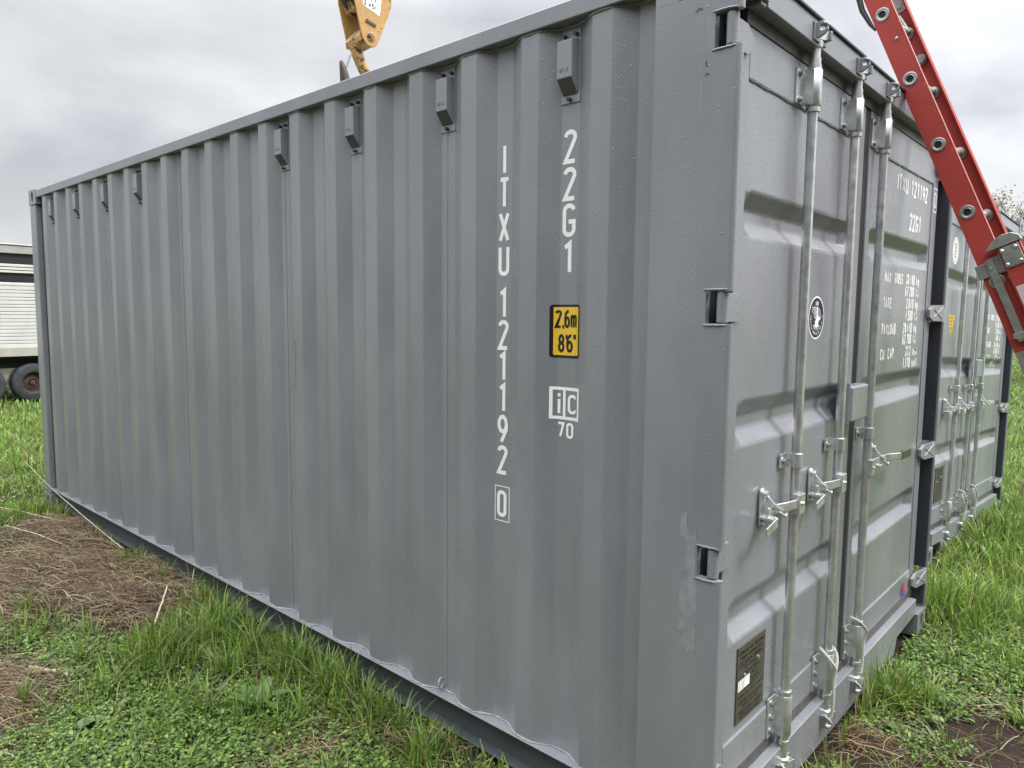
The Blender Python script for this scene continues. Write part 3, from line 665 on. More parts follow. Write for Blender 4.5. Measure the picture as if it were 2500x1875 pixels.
    # --- ventilators
    if not second:
        vent_proto = None
        for k in (0, 2, 4, 6, 12, 14, 16, 18):
            xv = K0-PITCH*k-0.068-0.035
            if vent_proto is None:
                v = MB()
                v.box(-0.037, 0.037, YI-0.0038, YI-0.0006, 2.289, 2.507)
                body = [(0.008, 2.468), (0.008, 2.358), (YI-0.004, 2.312), (YI-0.004, 2.475)]
                v.slab([(y, z) for y, z in body], (-0.029, 0, 0), (0,1,0), (0,0,1), (0.058,0,0))
                ve = v.build('ventilator', P, root, bevel=0.003)
                h = MB(); a = Vector((0, 0.008, 2.358)); b = Vector((0, YI-0.004, 2.312)); dn = (b-a); ln = dn.length; dn.normalize(); nv = Vector((0, -abs(dn.z), -abs(dn.y)))
                for i in range(8):
                    for j in range(8):
                        c = a+dn*(ln*(0.10+0.80*j/7))+Vector((-0.0235+0.047*i/7, 0, 0))+nv*0.0006
                        o_ = len(h.v)
                        for t in range(6):
                            an = t*math.pi/3; h.v.append(tuple(c+Vector((0.0026,0,0))*math.cos(an)+dn*0.0026*math.sin(an)))
                        h.f.append(tuple(range(o_, o_+6)))
                gr = h.build('grille', DARK, ve)
                bl = MB()
                for bx, bz in ((-0.022, 2.490), (0.022, 2.490), (0.0, 2.300)): bl.cyl((bx, YI-0.004, bz), (bx, YI-0.018, bz-0.001), 0.0065, 8)
                bb = bl.build('bolt', CHANNEL, ve)
                mk = MB(); mpv = lambda a_, b_, d_: (a_, 0.008-d_, b_)
                text(mk, 'KT-2', -0.017, 2.374, 0.012, 0.5, 0.14, 0.2, mpv); mk.build('maker_mark', CHANNEL, ve)
                bb2 = [gr, bb] + [c for c in ve.children if c.name.startswith('maker_mark')]
                ve.location = (xv, 0, 0); vent_proto = ve
            else:
                c = vent_proto.copy(); COL.objects.link(c); c.parent = root; c.location = (xv, 0, 0)
                for ch in bb2:
                    g_ = ch.copy(); COL.objects.link(g_); g_.parent = c
    # --- lettering
    DX = -0.051
    def map_door(a, b, d, _x=DX): return (_x+d, a, b)
    def map_frame(a, b, d): return (-0.046+d, a, b)
    def door_surface_x(z):
        for zt, zb in bands:
            if zb <= z <= zt:
                t = min((z-zb)/0.046, (zt-z)/0.046, 1.0); return -0.051-0.036*t
        return -0.051
    dz = 0.0 if not second else -0.080
    def map_door2(a, b, d): return (door_surface_x(b)+d, a, b)
    w = MB()
    H = 0.052
    def rtext(s, right, z, h=H, asp=.33, sw=.13, gap=.14):
        wd = sum(((0.25*asp if ch in ".,'" else asp)+gap)*h for ch in s)-gap*h
        text(w, s, right-wd, z, h, asp, sw, gap, map_door2)
    rows = [(1.786, 'MAX', 'GROSS', '30.480', 'kg'), (1.732, '', '', '67.200', 'lb'), (1.677, 'TARE', '', '2.040', 'kg'), (1.622, '', '', '4.500', 'lb'),
            (1.565, 'PAYLOAD', '', '28.440', 'kg'), (1.513, '', '', '62.700', 'lb'), (1.457, 'CU. CAP.', '', '33.2', 'cu.m.'), (1.402, '', '', '1.170', 'cu.ft.')]
    for z, l1, l2, num, un in rows:
        z += dz
        if l1: w = MB(); text(w, l1, 1.534, z-0.003, 0.050, .56 if l1 != 'PAYLOAD' else .52, .22, .09, map_door2); w.build('rating_word', WHITE, root)
        if l2: w = MB(); text(w, l2, 1.683, z-0.003, 0.050, .46, .22, .09, map_door2); w.build('rating_word', WHITE, root)
        w = MB(); rtext(num, 2.018, z, .050, .50, .22, .09); w.build('rating_figure', WHITE, root); w = MB()
        if un[0] == 'c': text(w, un, 2.048, z, 0.046, .42, .25, .08, map_door2)
        else: text(w, un, 2.046, z, 0.046, .50, .25, .12, map_door2)
        w.build('rating_unit', WHITE, root)
    if not second:
        hh = 0.075
        w = MB(); text(w, 'ITXU', 1.642, 2.178, hh, .58, .19, .11, map_door, ix=True); w.build('door_number', WHITE, root); w = MB()
        text(w, '121192', 1.862, 2.178, hh, .565, .19, .11, map_door)
        w.build('door_number', WHITE, root)
        w = MB(); text(w, '0', 2.2675, 2.172, 0.078, .52, .13, .1, map_frame)
        stroke(w, [(2.256, 2.156), (2.320, 2.156), (2.320, 2.266), (2.256, 2.266), (2.256, 2.156)], 0.0028, map_frame, 0.0009)
        w.build('check_digit', WHITE, root)
        w = MB(); text(w, '22G1', 1.868, 2.028, 0.080, .56, .19, .09, map_door); w.build('size_code', WHITE, root)
    # data plate
    ypl = 0.0 if not second else 0.05
    pp = MB().box(DX+0.0005, DX+0.005, 0.236+ypl, 0.438+ypl, 0.386, 0.632).build('data_plate', PLATE, root, bevel=0.001)
    fr = MB(); mpp = lambda a, b, d: (DX+0.005+d, a+ypl, b)
    lines = ['APPROVED FOR TRANSPORT', 'UNDER CUSTOMS SEAL', 'CSC SAFETY APPROVAL', 'TYPE APPROVAL NO', 'OWNER AND ADDRESS', 'MANUFACTURED BY', 'DATE MANUFACTURED', 'IDENTIFICATION NO', 'MAXIMUM GROSS WEIGHT 30480 KG', 'ALLOWABLE STACKING WEIGHT', 'RACKING TEST LOAD', 'TIMBER COMPONENT TREATMENT', 'NEXT EXAMINATION DATE']
    zz = 0.605
    for i, s in enumerate(lines):
        h_ = 0.0105 if i < 3 else 0.0082
        wd = len(s)*(0.62+0.22)*h_
        text(fr, s, 0.337-min(wd, .185)/2, zz, h_, min(.62, .185/len(s)/h_-.2), .17, .2, mpp)
        zz -= 0.0175
        if i in (2, 4, 6, 9, 11): stroke(fr, [(0.244, zz+0.0135), (0.430, zz+0.0135)], 0.0006, mpp, 0.0005)
    fr.build('plate_lettering', BLK, pp)
    if not second:
        ws = MB(); flatpoly(ws, [(0.240, 0.492), (0.322, 0.492), (0.322, 0.526), (0.240, 0.526)], mpp, 0.0016); ws.build('white_sticker', WHITE, pp)
        wt = MB()
        for i in range(4): text(wt, 'NO 12 2023 CN'[:13-i], 0.245, 0.519-0.0075*i, 0.0042, .6, .16, .3, mpp, 0.0020)
        wt.build('sticker_lettering', BLK, pp)
    rv = MB()
    for a, b in ((0.385, 0.556), (0.288, 0.532)): rv.lathe((DX+0.005, a+ypl, b), (1,0,0), [(0,.006),(0.002,.006),(0.0035,.003)], 10)
    rv.build('rivet', GALV, pp)
    # classification emblem
    em = MB(); nv = MB(); wh = MB()
    ca, cb, ra, rb = (0.764, 1.634, 0.074, 0.074) if not second else (0.392, 2.120, 0.082, 0.092)
    ellipse(em, ca, cb, ra, rb, map_door, 0.0006, 48)
    E_ = em.build('emblem', WHITE, root)
    if not second:
        ellipse(nv, ca, cb, ra*0.92, rb*0.92, map_door, 0.0011, 48)
        nv.build('emblem_field', NAVY, E_)
        def me_(a, b, d): return map_door(ca+a*ra, cb+b*rb, d)
        def tx(s, a, b, h, asp=.5, sw=.2, gap=.2): text(wh, s, a, b, h, asp, sw, gap, me_, 0.0016)
        tx('ABS', -0.20, 0.56, 0.20, .5, .22, .18)
        # stylised bird: vertical bar, stepped wing, head, body, tail
        flatpoly(wh, [(-0.02,0.50),(0.14,0.50),(0.14,0.16),(0.26,0.02),(0.52,0.06),(0.44,-0.12),(0.30,-0.10),(0.22,-0.34),(0.06,-0.46),(-0.14,-0.38),(-0.20,-0.16),(-0.02,-0.04)], me_, 0.0016)
        for i in range(6):
            z_ = 0.48-0.085*i; stroke(wh, [(-0.60+0.09*i, z_), (-0.03, z_)], 0.016, me_, 0.0017)
        stroke(wh, [(-0.64, 0.50), (-0.62, 0.30), (-0.40, 0.20), (-0.30, 0.02), (-0.06, -0.06)], 0.016, me_, 0.0019)
        stroke(wh, [(-0.22, 0.50), (-0.20, 0.00)], 0.014, me_, 0.0021)
        for rr in (0.30, 0.20, 0.10): stroke(wh, [(0.14+rr*math.cos(t)*1.15, 0.14+rr*math.sin(t)) for t in np.linspace(R(80), R(-40), 9)], 0.016, me_, 0.0018)
        for i in range(7):
            t = R(200+23*i); stroke(wh, [(0.0+0.20*math.cos(t), -0.28+0.12*math.sin(t)), (0.0+0.46*math.cos(t), -0.30+0.30*math.sin(t))], 0.022, me_, 0.0019)
        s = 'AMERICAN BUREAU OF SHIPPING'
        for i, ch in enumerate(s):
            t = R(172+196*i/(len(s)-1)); rr = 0.74; an = t+math.pi/2
            def mg(a, b, d, t=t, an=an): return me_(rr*math.cos(t)+a*math.cos(an)-b*math.sin(an), rr*math.sin(t)+a*math.sin(an)+b*math.cos(an), d)
            text(wh, ch, -0.035, -0.05, 0.11, .55, .2, .2, mg, 0.0016)
        wh.build('emblem_marks', WHITE, E_)
    else:
        ellipse(nv, ca, cb, ra*0.80, rb*0.86, map_door, 0.0011, 40, inner=0.93)
        for i in range(5): stroke(nv, [(ca-0.030+0.006*i, cb+0.045-0.022*i), (ca+0.030-0.003*i, cb+0.040-0.020*i)], 0.0045, map_door, 0.0012)
        stroke(nv, [(ca-0.01, cb+0.05), (ca-0.012, cb-0.055)], 0.005, map_door, 0.0014)
        nv.build('emblem_marks', GALVD, E_)
        tr = MB(); flatpoly(tr, [(0.325, 1.683), (0.495, 1.683), (0.412, 1.520)], map_door, 0.0008); T_ = tr.build('warning_triangle', YEL, root)
        tt = MB(); 
        for i in range(4): text(tt, 'CAUTION'[:7-i], 0.362+0.010*i, 1.660-0.024*i, 0.013, .7, .2, .25, map_door, 0.0014)
        stroke(tt, [(0.412, 1.585), (0.412, 1.548)], 0.003, map_door, 0.0014)
        tt.build('triangle_lettering', BLK, T_)
    if not second:
        # sticker, red quarter on a blue disc, at the foot of the right door
        def mst(a, b, d): return (-0.046+d, 2.135+a, 0.272+b)
        st = MB(); ellipse(st, 0, 0, 0.045, 0.045, mst, 0.0007, 36); sk = st.build('round_sticker', BLUEV, root)
        st = MB(); flatpoly(st, [(0, 0)]+[(0.045*math.cos(t), 0.045*math.sin(t)) for t in np.linspace(R(-10), R(95), 12)], mst, 0.0012); st.build('sticker_sector', REDV, sk)
        st = MB(); text(st, 'NC', -0.024, -0.012, 0.020, .7, .2, .3, mst, 0.0014); st.build('sticker_lettering', REDV, sk)
        # side markings
        xc1 = K0-PITCH-0.068-0.035; xc0 = K0-0.068-0.035
        sd_ = MB()
        zl = [(2.105,'I'),(1.994,'T'),(1.880,'X'),(1.767,'U'),(1.621,'1'),(1.513,'2'),(1.403,'1'),(1.294,'1'),(1.184,'9'),(1.075,'2')]
        for z, ch in zl: text(sd_, ch, xc1-0.0255, z, 0.104, .48, .135, 0, map_side)
        text(sd_, '0', xc1-0.0245, 0.922, 0.096, .47, .14, 0, map_side)
        stroke(sd_, [(xc1-0.0335, 0.908), (xc1+0.0335, 0.908), (xc1+0.0335, 1.032), (xc1-0.0335, 1.032), (xc1-0.0335, 0.908)], 0.0017, map_side, 0.0009)
        sd_.build('container_number', WHITE, root)
        sd_ = MB()
        for z, ch in [(2.107,'2'),(1.993,'2'),(1.881,'G'),(1.764,'1')]: text(sd_, ch, xc0-0.0260, z, 0.104, .50, .135, 0, map_side)
        sd_.build('size_code', WHITE, root)
        def smear(name, quads, seed):
            r_ = random.Random(seed); m_ = MB()
            for i, (a0, a1, b0, b1) in enumerate(quads):
                n_ = max(3, int((a1-a0)/0.006)); top = [(a0+(a1-a0)*j/n_, b1+r_.uniform(-.012, .010)) for j in range(n_+1)]; bot = [(a0+(a1-a0)*j/n_, b0+r_.uniform(-.012, .012)) for j in range(n_+1)]
                for j in range(n_): flatpoly(m_, [bot[j], bot[j+1], top[j+1], top[j]], map_post, 0.0004+0.0002*seed)
            return m_.build(name, SMEAR, root)
        def map_post(a, b, d): return (a, (0.0 if a > -0.25 else side_y(a))-d, b)
        smear('repaint_smear', [(-0.122, -0.068, 0.695, 0.900)], 1); smear('repaint_smear', [(-0.110, -0.076, 0.890, 1.045)], 2); smear('repaint_smear', [(-0.126, -0.104, 1.030, 1.095)], 3)
        smear('repaint_smear', [(-2.160, -2.128, 1.30, 1.52)], 4)
        for i, pts_ in enumerate([[(-0.094, 2.30), (-0.092, 2.285)], [(-0.096, 2.262), (-0.090, 2.268), (-0.084, 2.264)], [(-0.128, 2.43), (-0.118, 2.437), (-0.108, 2.432)]]):
            sc_ = MB(); stroke(sc_, pts_, 0.0022, map_post, 0.0006); sc_.build('scuff_mark', SCUFF, root)
        sc_ = MB(); stroke(sc_, [(-0.1055+0.0012*math.sin(i*1.3), 2.42-0.03*i) for i in range(28)], 0.0008, map_post, 0.0006); sc_.build('paint_run', WELD, root)
        # height label, bent over the corrugation
        def bent(name, mat_, parent, a0, a1, b0, b1, r, depth):
            poly = rrect(a0, a1, b0, b1, r)
            bm = bmesh.new(); f = bm.faces.new([bm.verts.new((a, 0, b)) for a, b in poly])
            cut_and_wrap(bm, depth)
            me = bpy.data.meshes.new(name); bm.to_mesh(me); bm.free(); me.materials.append(mat_)
            o = bpy.data.objects.new(name, me); COL.objects.link(o); o.parent = parent; return o
        def cut_and_wrap(bm, depth):
            for xx in (xc0-0.035, xc0+0.035):
                bmesh.ops.bisect_plane(bm, geom=bm.verts[:]+bm.edges[:]+bm.faces[:], plane_co=(xx, 0, 0), plane_no=(1,0,0))
            for v in bm.verts: v.co.y = side_y(v.co.x)-depth-v.co.y
        xl = xc0+0.0; 
        lab = bent('height_label', BLK, root, xl-0.062, xl+0.055, 1.499, 1.669, 0.010, 0.0010)
        bent('label_field', YEL, lab, xl-0.050, xl+0.049, 1.507, 1.661, 0.003, 0.0018)
        fl = MB(); flatm = lambda a, b, d: (a, d, b)
        for ch, ax_, z_, h_, as_, sw_ in (('2', -.0460, 1.594, .058, .42, .145), (',', -.0205, 1.597, .058, .26, .13), ('6', -.0115, 1.594, .058, .40, .145), ('m', .0135, 1.594, .062, .30, .118),
                ('8', -.0360, 1.516, .059, .46, .150), ("'", -.0085, 1.518, .059, .24, .13), ('6', -.0020, 1.516, .059, .45, .150), ('"', .0235, 1.518, .059, .26, .10)):
            text(fl, ch, xl+ax_, z_, h_, as_, sw_, 0, flatm, 0.0002)
        me = bpy.data.meshes.new('t'); me.from_pydata(fl.v, [], fl.f); bm = bmesh.new(); bm.from_mesh(me)
        cut_and_wrap(bm, 0.0022); bm.to_mesh(me); bm.free(); me.name = 'label_lettering'; me.materials.append(BLK)
        o = bpy.data.objects.new('label_lettering', me); COL.objects.link(o); o.parent = lab
        # boxed i C mark and 70
        fl = MB(); a0, a1, b0, b1 = xl-0.060, xl+0.060, 1.298, 1.404; tck = 0.0052
        q = [(a0+tck, b0+tck), (a1-tck, b0+tck), (a1-tck, b1-tck), (a0+tck, b1-tck), (a0+tck, b0+tck)]
        stroke(fl, q, tck, flatm, 0.0); stroke(fl, [(xl-0.007, b0+0.002), (xl-0.007, b1-0.002)], 0.0052, flatm, 0.0003)
        stroke(fl, [(xl-0.0285, b0+0.020), (xl-0.0285, b0+0.066)], 0.0058, flatm, 0.0003); stroke(fl, [(xl-0.0285, b0+0.074), (xl-0.0285, b0+0.085)], 0.0058, flatm, 0.0003)
        text(fl, 'C', xl+0.007, b0+0.020, 0.064, .60, .16, 0, flatm, 0.0003)
        text(fl, '70', xl-0.034, 1.238, 0.052, .56, .17, .14, flatm, 0.0003)
        me = bpy.data.meshes.new('t'); me.from_pydata(fl.v, [], fl.f); bm = bmesh.new(); bm.from_mesh(me)
        cut_and_wrap(bm, 0.0010); bm.to_mesh(me); bm.free(); me.name = 'inspection_mark'; me.materials.append(WHITE)
        o = bpy.data.objects.new('inspection_mark', me); COL.objects.link(o); o.parent = root

SMEAR = simple('repainted_grey', (0.225, 0.232, 0.245), 0.55, var=0.2, vscale=30)
SCUFF = simple('scuff', (0.06, 0.065, 0.07), 0.6)
c1 = empty('shipping_container', (0,0,0), 'grey shipping container in front, yellow 2,6m height label on its corrugated side', 'container', 'grey shipping containers')
make_container(c1, PAINT)
CAST2 = CAST.copy(); CAST2.materials.clear(); CAST2.materials.append(PAINT2)
c2 = empty('shipping_container', (0,0,0), 'second grey shipping container behind the ladder, doors with a small yellow warning triangle', 'container', 'grey shipping containers')
make_container(c2, PAINT2, second=True)
c2.matrix_world = Matrix(((1, 0.027, -0.001, -0.224), (-0.027, 0.9987, 0.044, 3.46), (0.0022, -0.044, 0.999, -0.006), (0,0,0,1)))

# ------------------------------------------------------------------ ropes
def rope(name, pts, r, label, group=None, parent_m=None):
    P = [Vector(p) for p in pts]
    # resample with Catmull-Rom
    Q = []
    for i in range(len(P)-1):
        p0, p1, p2, p3 = P[max(i-1,0)], P[i], P[i+1], P[min(i+2, len(P)-1)]
        for k in range(10):
            t = k/10; Q.append(0.5*((2*p1)+(p2-p0)*t+(2*p0-5*p1+4*p2-p3)*t*t+(3*p1-p0-3*p2+p3)*t**3))
    Q.append(P[-1])
    if parent_m is not None: Q = [parent_m @ q for q in Q]
    mb = MB(); n = len(Q); T = [(Q[min(i+1,n-1)]-Q[max(i-1,0)]).normalized() for i in range(n)]
    nn = T[0].cross(Vector((1,0,0.3))).normalized(); frames = []
    s = 0; ss = []
    for i in range(n):
        nn = (nn-T[i]*nn.dot(T[i])).normalized(); frames.append((nn.copy(), T[i].cross(nn)))
        if i: s += (Q[i]-Q[i-1]).length
        ss.append(s)
    for k in range(3):
        path = []
        m = max(8, int(s/0.0035))
        for j in range(m+1):
            sj = s*j/m; i = min(np.searchsorted(ss, sj), n-1); i0 = max(i-1, 0)
            f = 0 if ss[i] == ss[i0] else (sj-ss[i0])/(ss[i]-ss[i0])
            c = Q[i0].lerp(Q[i], f); a = sj/0.024*2*math.pi+k*2*math.pi/3
            path.append(c+(frames[i][0]*math.cos(a)+frames[i][1]*math.sin(a))*r*0.55)
        mb.tube(path, r*0.62, 6)
    o = mb.build(name, ROPEM, None); tag(o, label, 'rope', group); return o
def loop_pts(yb, z, r=0.027, sgn=1):
    return [(-0.015+r*math.cos(t), yb+r*math.sin(t)*sgn, z+0.006*math.sin(2*t)) for t in np.linspace(R(150), R(-90), 8)]
yb = 0.953
rope('tie_rope', [(-0.038, yb-0.024, 0.400), (-0.012, yb-0.034, 0.385), (0.016, yb-0.024, 0.350), (0.020, yb-0.010, 0.318), (0.018, yb-0.014, 0.27), (0.020, yb-0.018, 0.20), (0.016, yb-0.016, 0.155), (0.010, yb-0.020, 0.135)], 0.0052,
     'longer pale rope hanging straight down over the near middle lock bar', 'short ropes tied to the lock bars')
rope('tie_rope', [(0.018, yb-0.006, 0.318), (0.016, yb+0.016, 0.350), (0.006, yb+0.028, 0.378), (-0.016, yb+0.026, 0.398), (-0.036, yb+0.010, 0.402)], 0.0052,
     'short rope end looped round the right of the near middle lock bar', 'short ropes tied to the lock bars')
yb = 1.303
rope('tie_rope', [(-0.036, yb-0.030, 0.412), (-0.004, yb-0.022, 0.400), (0.012, yb+0.004, 0.372), (0.014, yb+0.028, 0.345), (0.006, yb+0.036, 0.31), (0.004, yb+0.032, 0.25), (0.004, yb+0.028, 0.19), (0.004, yb+0.020, 0.165)], 0.0050,
     'pale rope slung over the right hand lock bar of the near container', 'short ropes tied to the lock bars')
for i, (yb, lb_) in enumerate(((0.953, 'pale rope on the middle lock bar of the container behind the ladder'), (1.303, 'pale rope on the furthest lock bar of the container behind the ladder'))):
    rope('tie_rope', [(-0.036, yb-0.034, 0.410), (0.0, yb-0.018, 0.385), (0.014, yb+0.010, 0.335), (0.014, yb+0.030, 0.305), (0.008, yb+0.034, 0.25), (0.004, yb+0.030, 0.17)], 0.0052, lb_, 'short ropes tied to the lock bars', c2.matrix_world)

# ------------------------------------------------------------------ ladder
def ladder():
    k = 0.955
    P0 = CAM + (Vector((-0.140, 1.618, 2.910))-CAM)*k
    a = Vector((0.383, 0.057, -0.922)).normalized(); b = Vector((0.006, 0.998, 0.065)); b = (b-a*b.dot(a)).normalized(); n = a.cross(b)
    if n.x < 0: n = -n
    sp = 0.3048*k; w = 0.371*k
    root = empty('extension_ladder', P0+a*(P0.z/-a.z), 'red fibreglass extension ladder leaning on the top edge of the near container', 'ladder')
    O = P0-Vector(root.location)
    def F(s, t, u): return O + a*s + b*t + n*u      # along, across, front
    def rail(mb, s0, s1, t0, dirn, u0, u1):
        # C channel: web at t0, flanges towards dirn
        hs = (s1-s0)/2; c = (s0+s1)/2; th = 0.0022
        mb.obox(F(c, t0, (u0+u1)/2), a, b, n, hs, th, (u1-u0)/2-0.0055)
        for u in (u0+0.0025, u1-0.0025):
            mb.obox(F(c, t0+dirn*0.0145, u), a, b, n, hs, 0.0165, 0.0025)
    fly = []
    u0, u1 = -0.0425*k, 0.0455*k
    for t0, dr in ((0.0, 1), (w+0.004, -1)):
        r = MB(); rail(r, -6.6*sp, 4.98*sp, t0, dr, u0, u1); r.build('rail', REDF, root, bevel=0.001)
        # pale worn front edge of the flange
        e_ = MB(); e_.obox(F(-0.8*sp, t0+dr*0.001, u1+0.0012), a, b, n, 5.78*sp, 0.0030, 0.0010); e_.build('rail_edge', REDE, root)
    for i in range(-6, 5):
        rg = MB(); s = i*sp
        rg.tube([F(s, 0.003, 0), F(s, w, 0)], 0.0155, 18)
        rg.lathe(F(s, w-0.001, 0), -b, [(0,.027),(.002,.027),(.004,.022),(.007,.021),(.009,.017)], 24)
        rg.build('rung', ALU, root)
        # flared ferrule on the outer face with the hollow rung inside
        fr = MB(); seg = 28; prof = [(0.0135, 0.004), (0.0145, 0.0042), (0.0165, 0.0030), (0.0185, 0.0046), (0.0225, 0.0050), (0.0265, 0.0034), (0.0275, 0.0004)]
        o_ = 0
        for r_, h_ in prof:
            for q in range(seg):
                t = 2*math.pi*q/seg; fr.v.append(tuple(F(s+r_*math.cos(t), -0.0022-h_, r_*math.sin(t))))
        for j in range(len(prof)-1):
            for q in range(seg): fr.f.append((j*seg+q, j*seg+(q+1)%seg, (j+1)*seg+(q+1)%seg, (j+1)*seg+q))
        fr.build('ferrule', ALU, root)
        hol = MB(); hol.v = [tuple(F(s+0.0140*math.cos(2*math.pi*q/seg), -0.0026-0.0006, 0.0140*math.sin(2*math.pi*q/seg))) for q in range(seg)]; hol.f = [tuple(range(seg))]
        hol.build('rung_hollow', DARK, root)
    # base section in front
    v0, v1 = 0.048*k, 0.125*k
    for t0, dr in ((-0.036, 1), (w+0.040, -1)):
        r = MB(); rail(r, 3.58*sp, 10.2*sp, t0, dr, v0, v1); r.build('rail', REDF, root, bevel=0.001)
        lb_ = MB(); lb_.obox(F(5.1*sp, t0-dr*0.0035, (v0+v1)/2), a, b, n, 0.95*sp, 0.0006, 0.030); 
        if dr == 1: lb_.build('worn_label', LABELM, root)
        ft = MB(); ft.obox(F(10.35*sp, t0+dr*0.012, (v0+v1)/2), a, b, n, 0.06, 0.022, 0.045); ft.build('foot', BLACKR, root, bevel=0.004)
    for i in range(4, 11):
        s = (i+0.12)*sp if i < 10 else 10.0*sp
        MB().tube([F(s, -0.034, (v0+v1)/2), F(s, w+0.038, (v0+v1)/2)], 0.0155, 16).build('rung', ALU, root)
    # curved guide cap on the base rail top
    for t0, dr in ((-0.036, 1), (w+0.040, -1)):
        poly = [(0.010, 0.0), (0.004, 0.012), (-0.020, 0.040), (-0.032, 0.075), (-0.028, 0.105), (-0.010, 0.125), (0.010, 0.128)]
        g = MB()
        g.slab([(v, s) for s, v in [(x+3.57*sp, y) for x, y in poly]], O+b*(t0-0.010*dr), n, a, b*dr*0.034)
        g.build('guide_cap', ALU, root, bevel=0.002)
    # bracket: riveted plate, wrap clip, pivot, swinging link
    br = MB(); t0 = -0.040
    br.obox(F(3.76*sp, t0-0.002, 0.086*k), a, b, n, 0.040, 0.002, 0.031)
    br.obox(F(3.78*sp, t0+0.014, 0.052*k), a, (b-n*0.9), (n+b*0.9), 0.036, 0.002, 0.012)
    br.obox(F(3.80*sp, -0.010, 0.024*k), a, b, n, 0.034, 0.0022, 0.026)
    br.obox(F(3.82*sp, -0.008, -0.028*k), a, b, n, 0.028, 0.003, 0.024)
    br.obox(F(3.82*sp, 0.006, -0.051*k), a, b, n, 0.028, 0.016, 0.0022)
    br.build('guide_bracket', ALU, root, bevel=0.002)
    rv = MB()
    for s, u in ((3.665, 0.060), (3.665, 0.106), (3.855, 0.060), (3.855, 0.106)): rv.lathe(F(s*sp, t0-0.004, u*k), -b, [(0,.0072),(.002,.0072),(.0045,.004)], 12)
    rv.cyl(F(3.81*sp, -0.012, 0.001), F(3.81*sp, -0.026, 0.001), 0.007, 12)
    rv.build('rivet', GALV, root)
    lk = MB(); lk.obox(F(4.27*sp, -0.019, 0.003), a+n*0.0, b, n, 0.165, 0.0018, 0.0135); lk.build('lock_link', ALU, root, bevel=0.001)
    rl = MB()
    rl.slab([(-0.030, -0.012), (0.040, -0.012), (0.040, 0.012), (-0.018, 0.016), (-0.034, 0.004)], F(4.76*sp, -0.024, 0.012), n, a, b*0.004)
    rl.slab([(-0.006, 0.010), (0.036, 0.0), (0.036, 0.060), (0.020, 0.095), (0.002, 0.060)], F(4.76*sp, -0.022, 0.012), n, a, b*0.030)
    rl.build('rung_lock', ALU, root, bevel=0.002)
    # foot of the fly rail: aluminium channel end
    for t0, dr in ((0.0, 1), (w+0.004, -1)):
        fe = MB(); fe.obox(F(5.20*sp, t0-dr*0.0006, 0.0), a, b, n, 0.068, 0.0045, 0.040); fe.obox(F(5.20*sp, t0-dr*0.0056, -0.008), a, b, n, 0.066, 0.0012, 0.004)
        fe.build('rail_end', ALU, root, bevel=0.001)
        MB().obox(F(5.62*sp, t0-dr*0.0006, 0.0), a, b, n, 0.060, 0.0040, 0.036).build('rail_end', REDF, root)
    # brace plate and cable parts on the far rail, top
    bp = MB(); bp.obox(F(-0.62*sp, w-0.001, 0.004), a, b, n, 0.080, 0.0018, 0.030); bp.cyl(F(-0.42*sp, w-0.002, 0.012), F(-0.42*sp, w-0.010, 0.012), 0.006, 10)
    bp.build('pulley_plate', GALVD, root, bevel=0.001); bp = MB()
    bp.cyl(F(-0.30*sp, w-0.002, 0.0), F(0.02*sp, w-0.02, 0.012), 0.009, 12); bp.build('cable_pin', GALVD, root); bp = MB(); bp.lathe(F(0.47*sp, w-0.002, 0.012), -b, [(0,.020),(.008,.022),(.012,.014),(.020,.014),(.024,.020),(.032,.018)], 18)
    bp.build('pulley', GALVD, root)
    hk = MB(); hk.tube([F(-0.55*sp, 0.01, -0.050), F(-0.22*sp, 0.004, -0.060), F(0.02*sp, 0.002, -0.052), F(0.14*sp, 0.002, -0.044)], [0.012, 0.011, 0.008, 0.004], 8)
    hk.build('end_cap', BLACKR, root)
    rvt = MB(); rvt.lathe(F(0.40*sp, -0.0022, 0.012), -b, [(0,.0072),(.003,.0065),(.006,.003)], 12); rvt.build('rivet', GALV, root)
ladder()

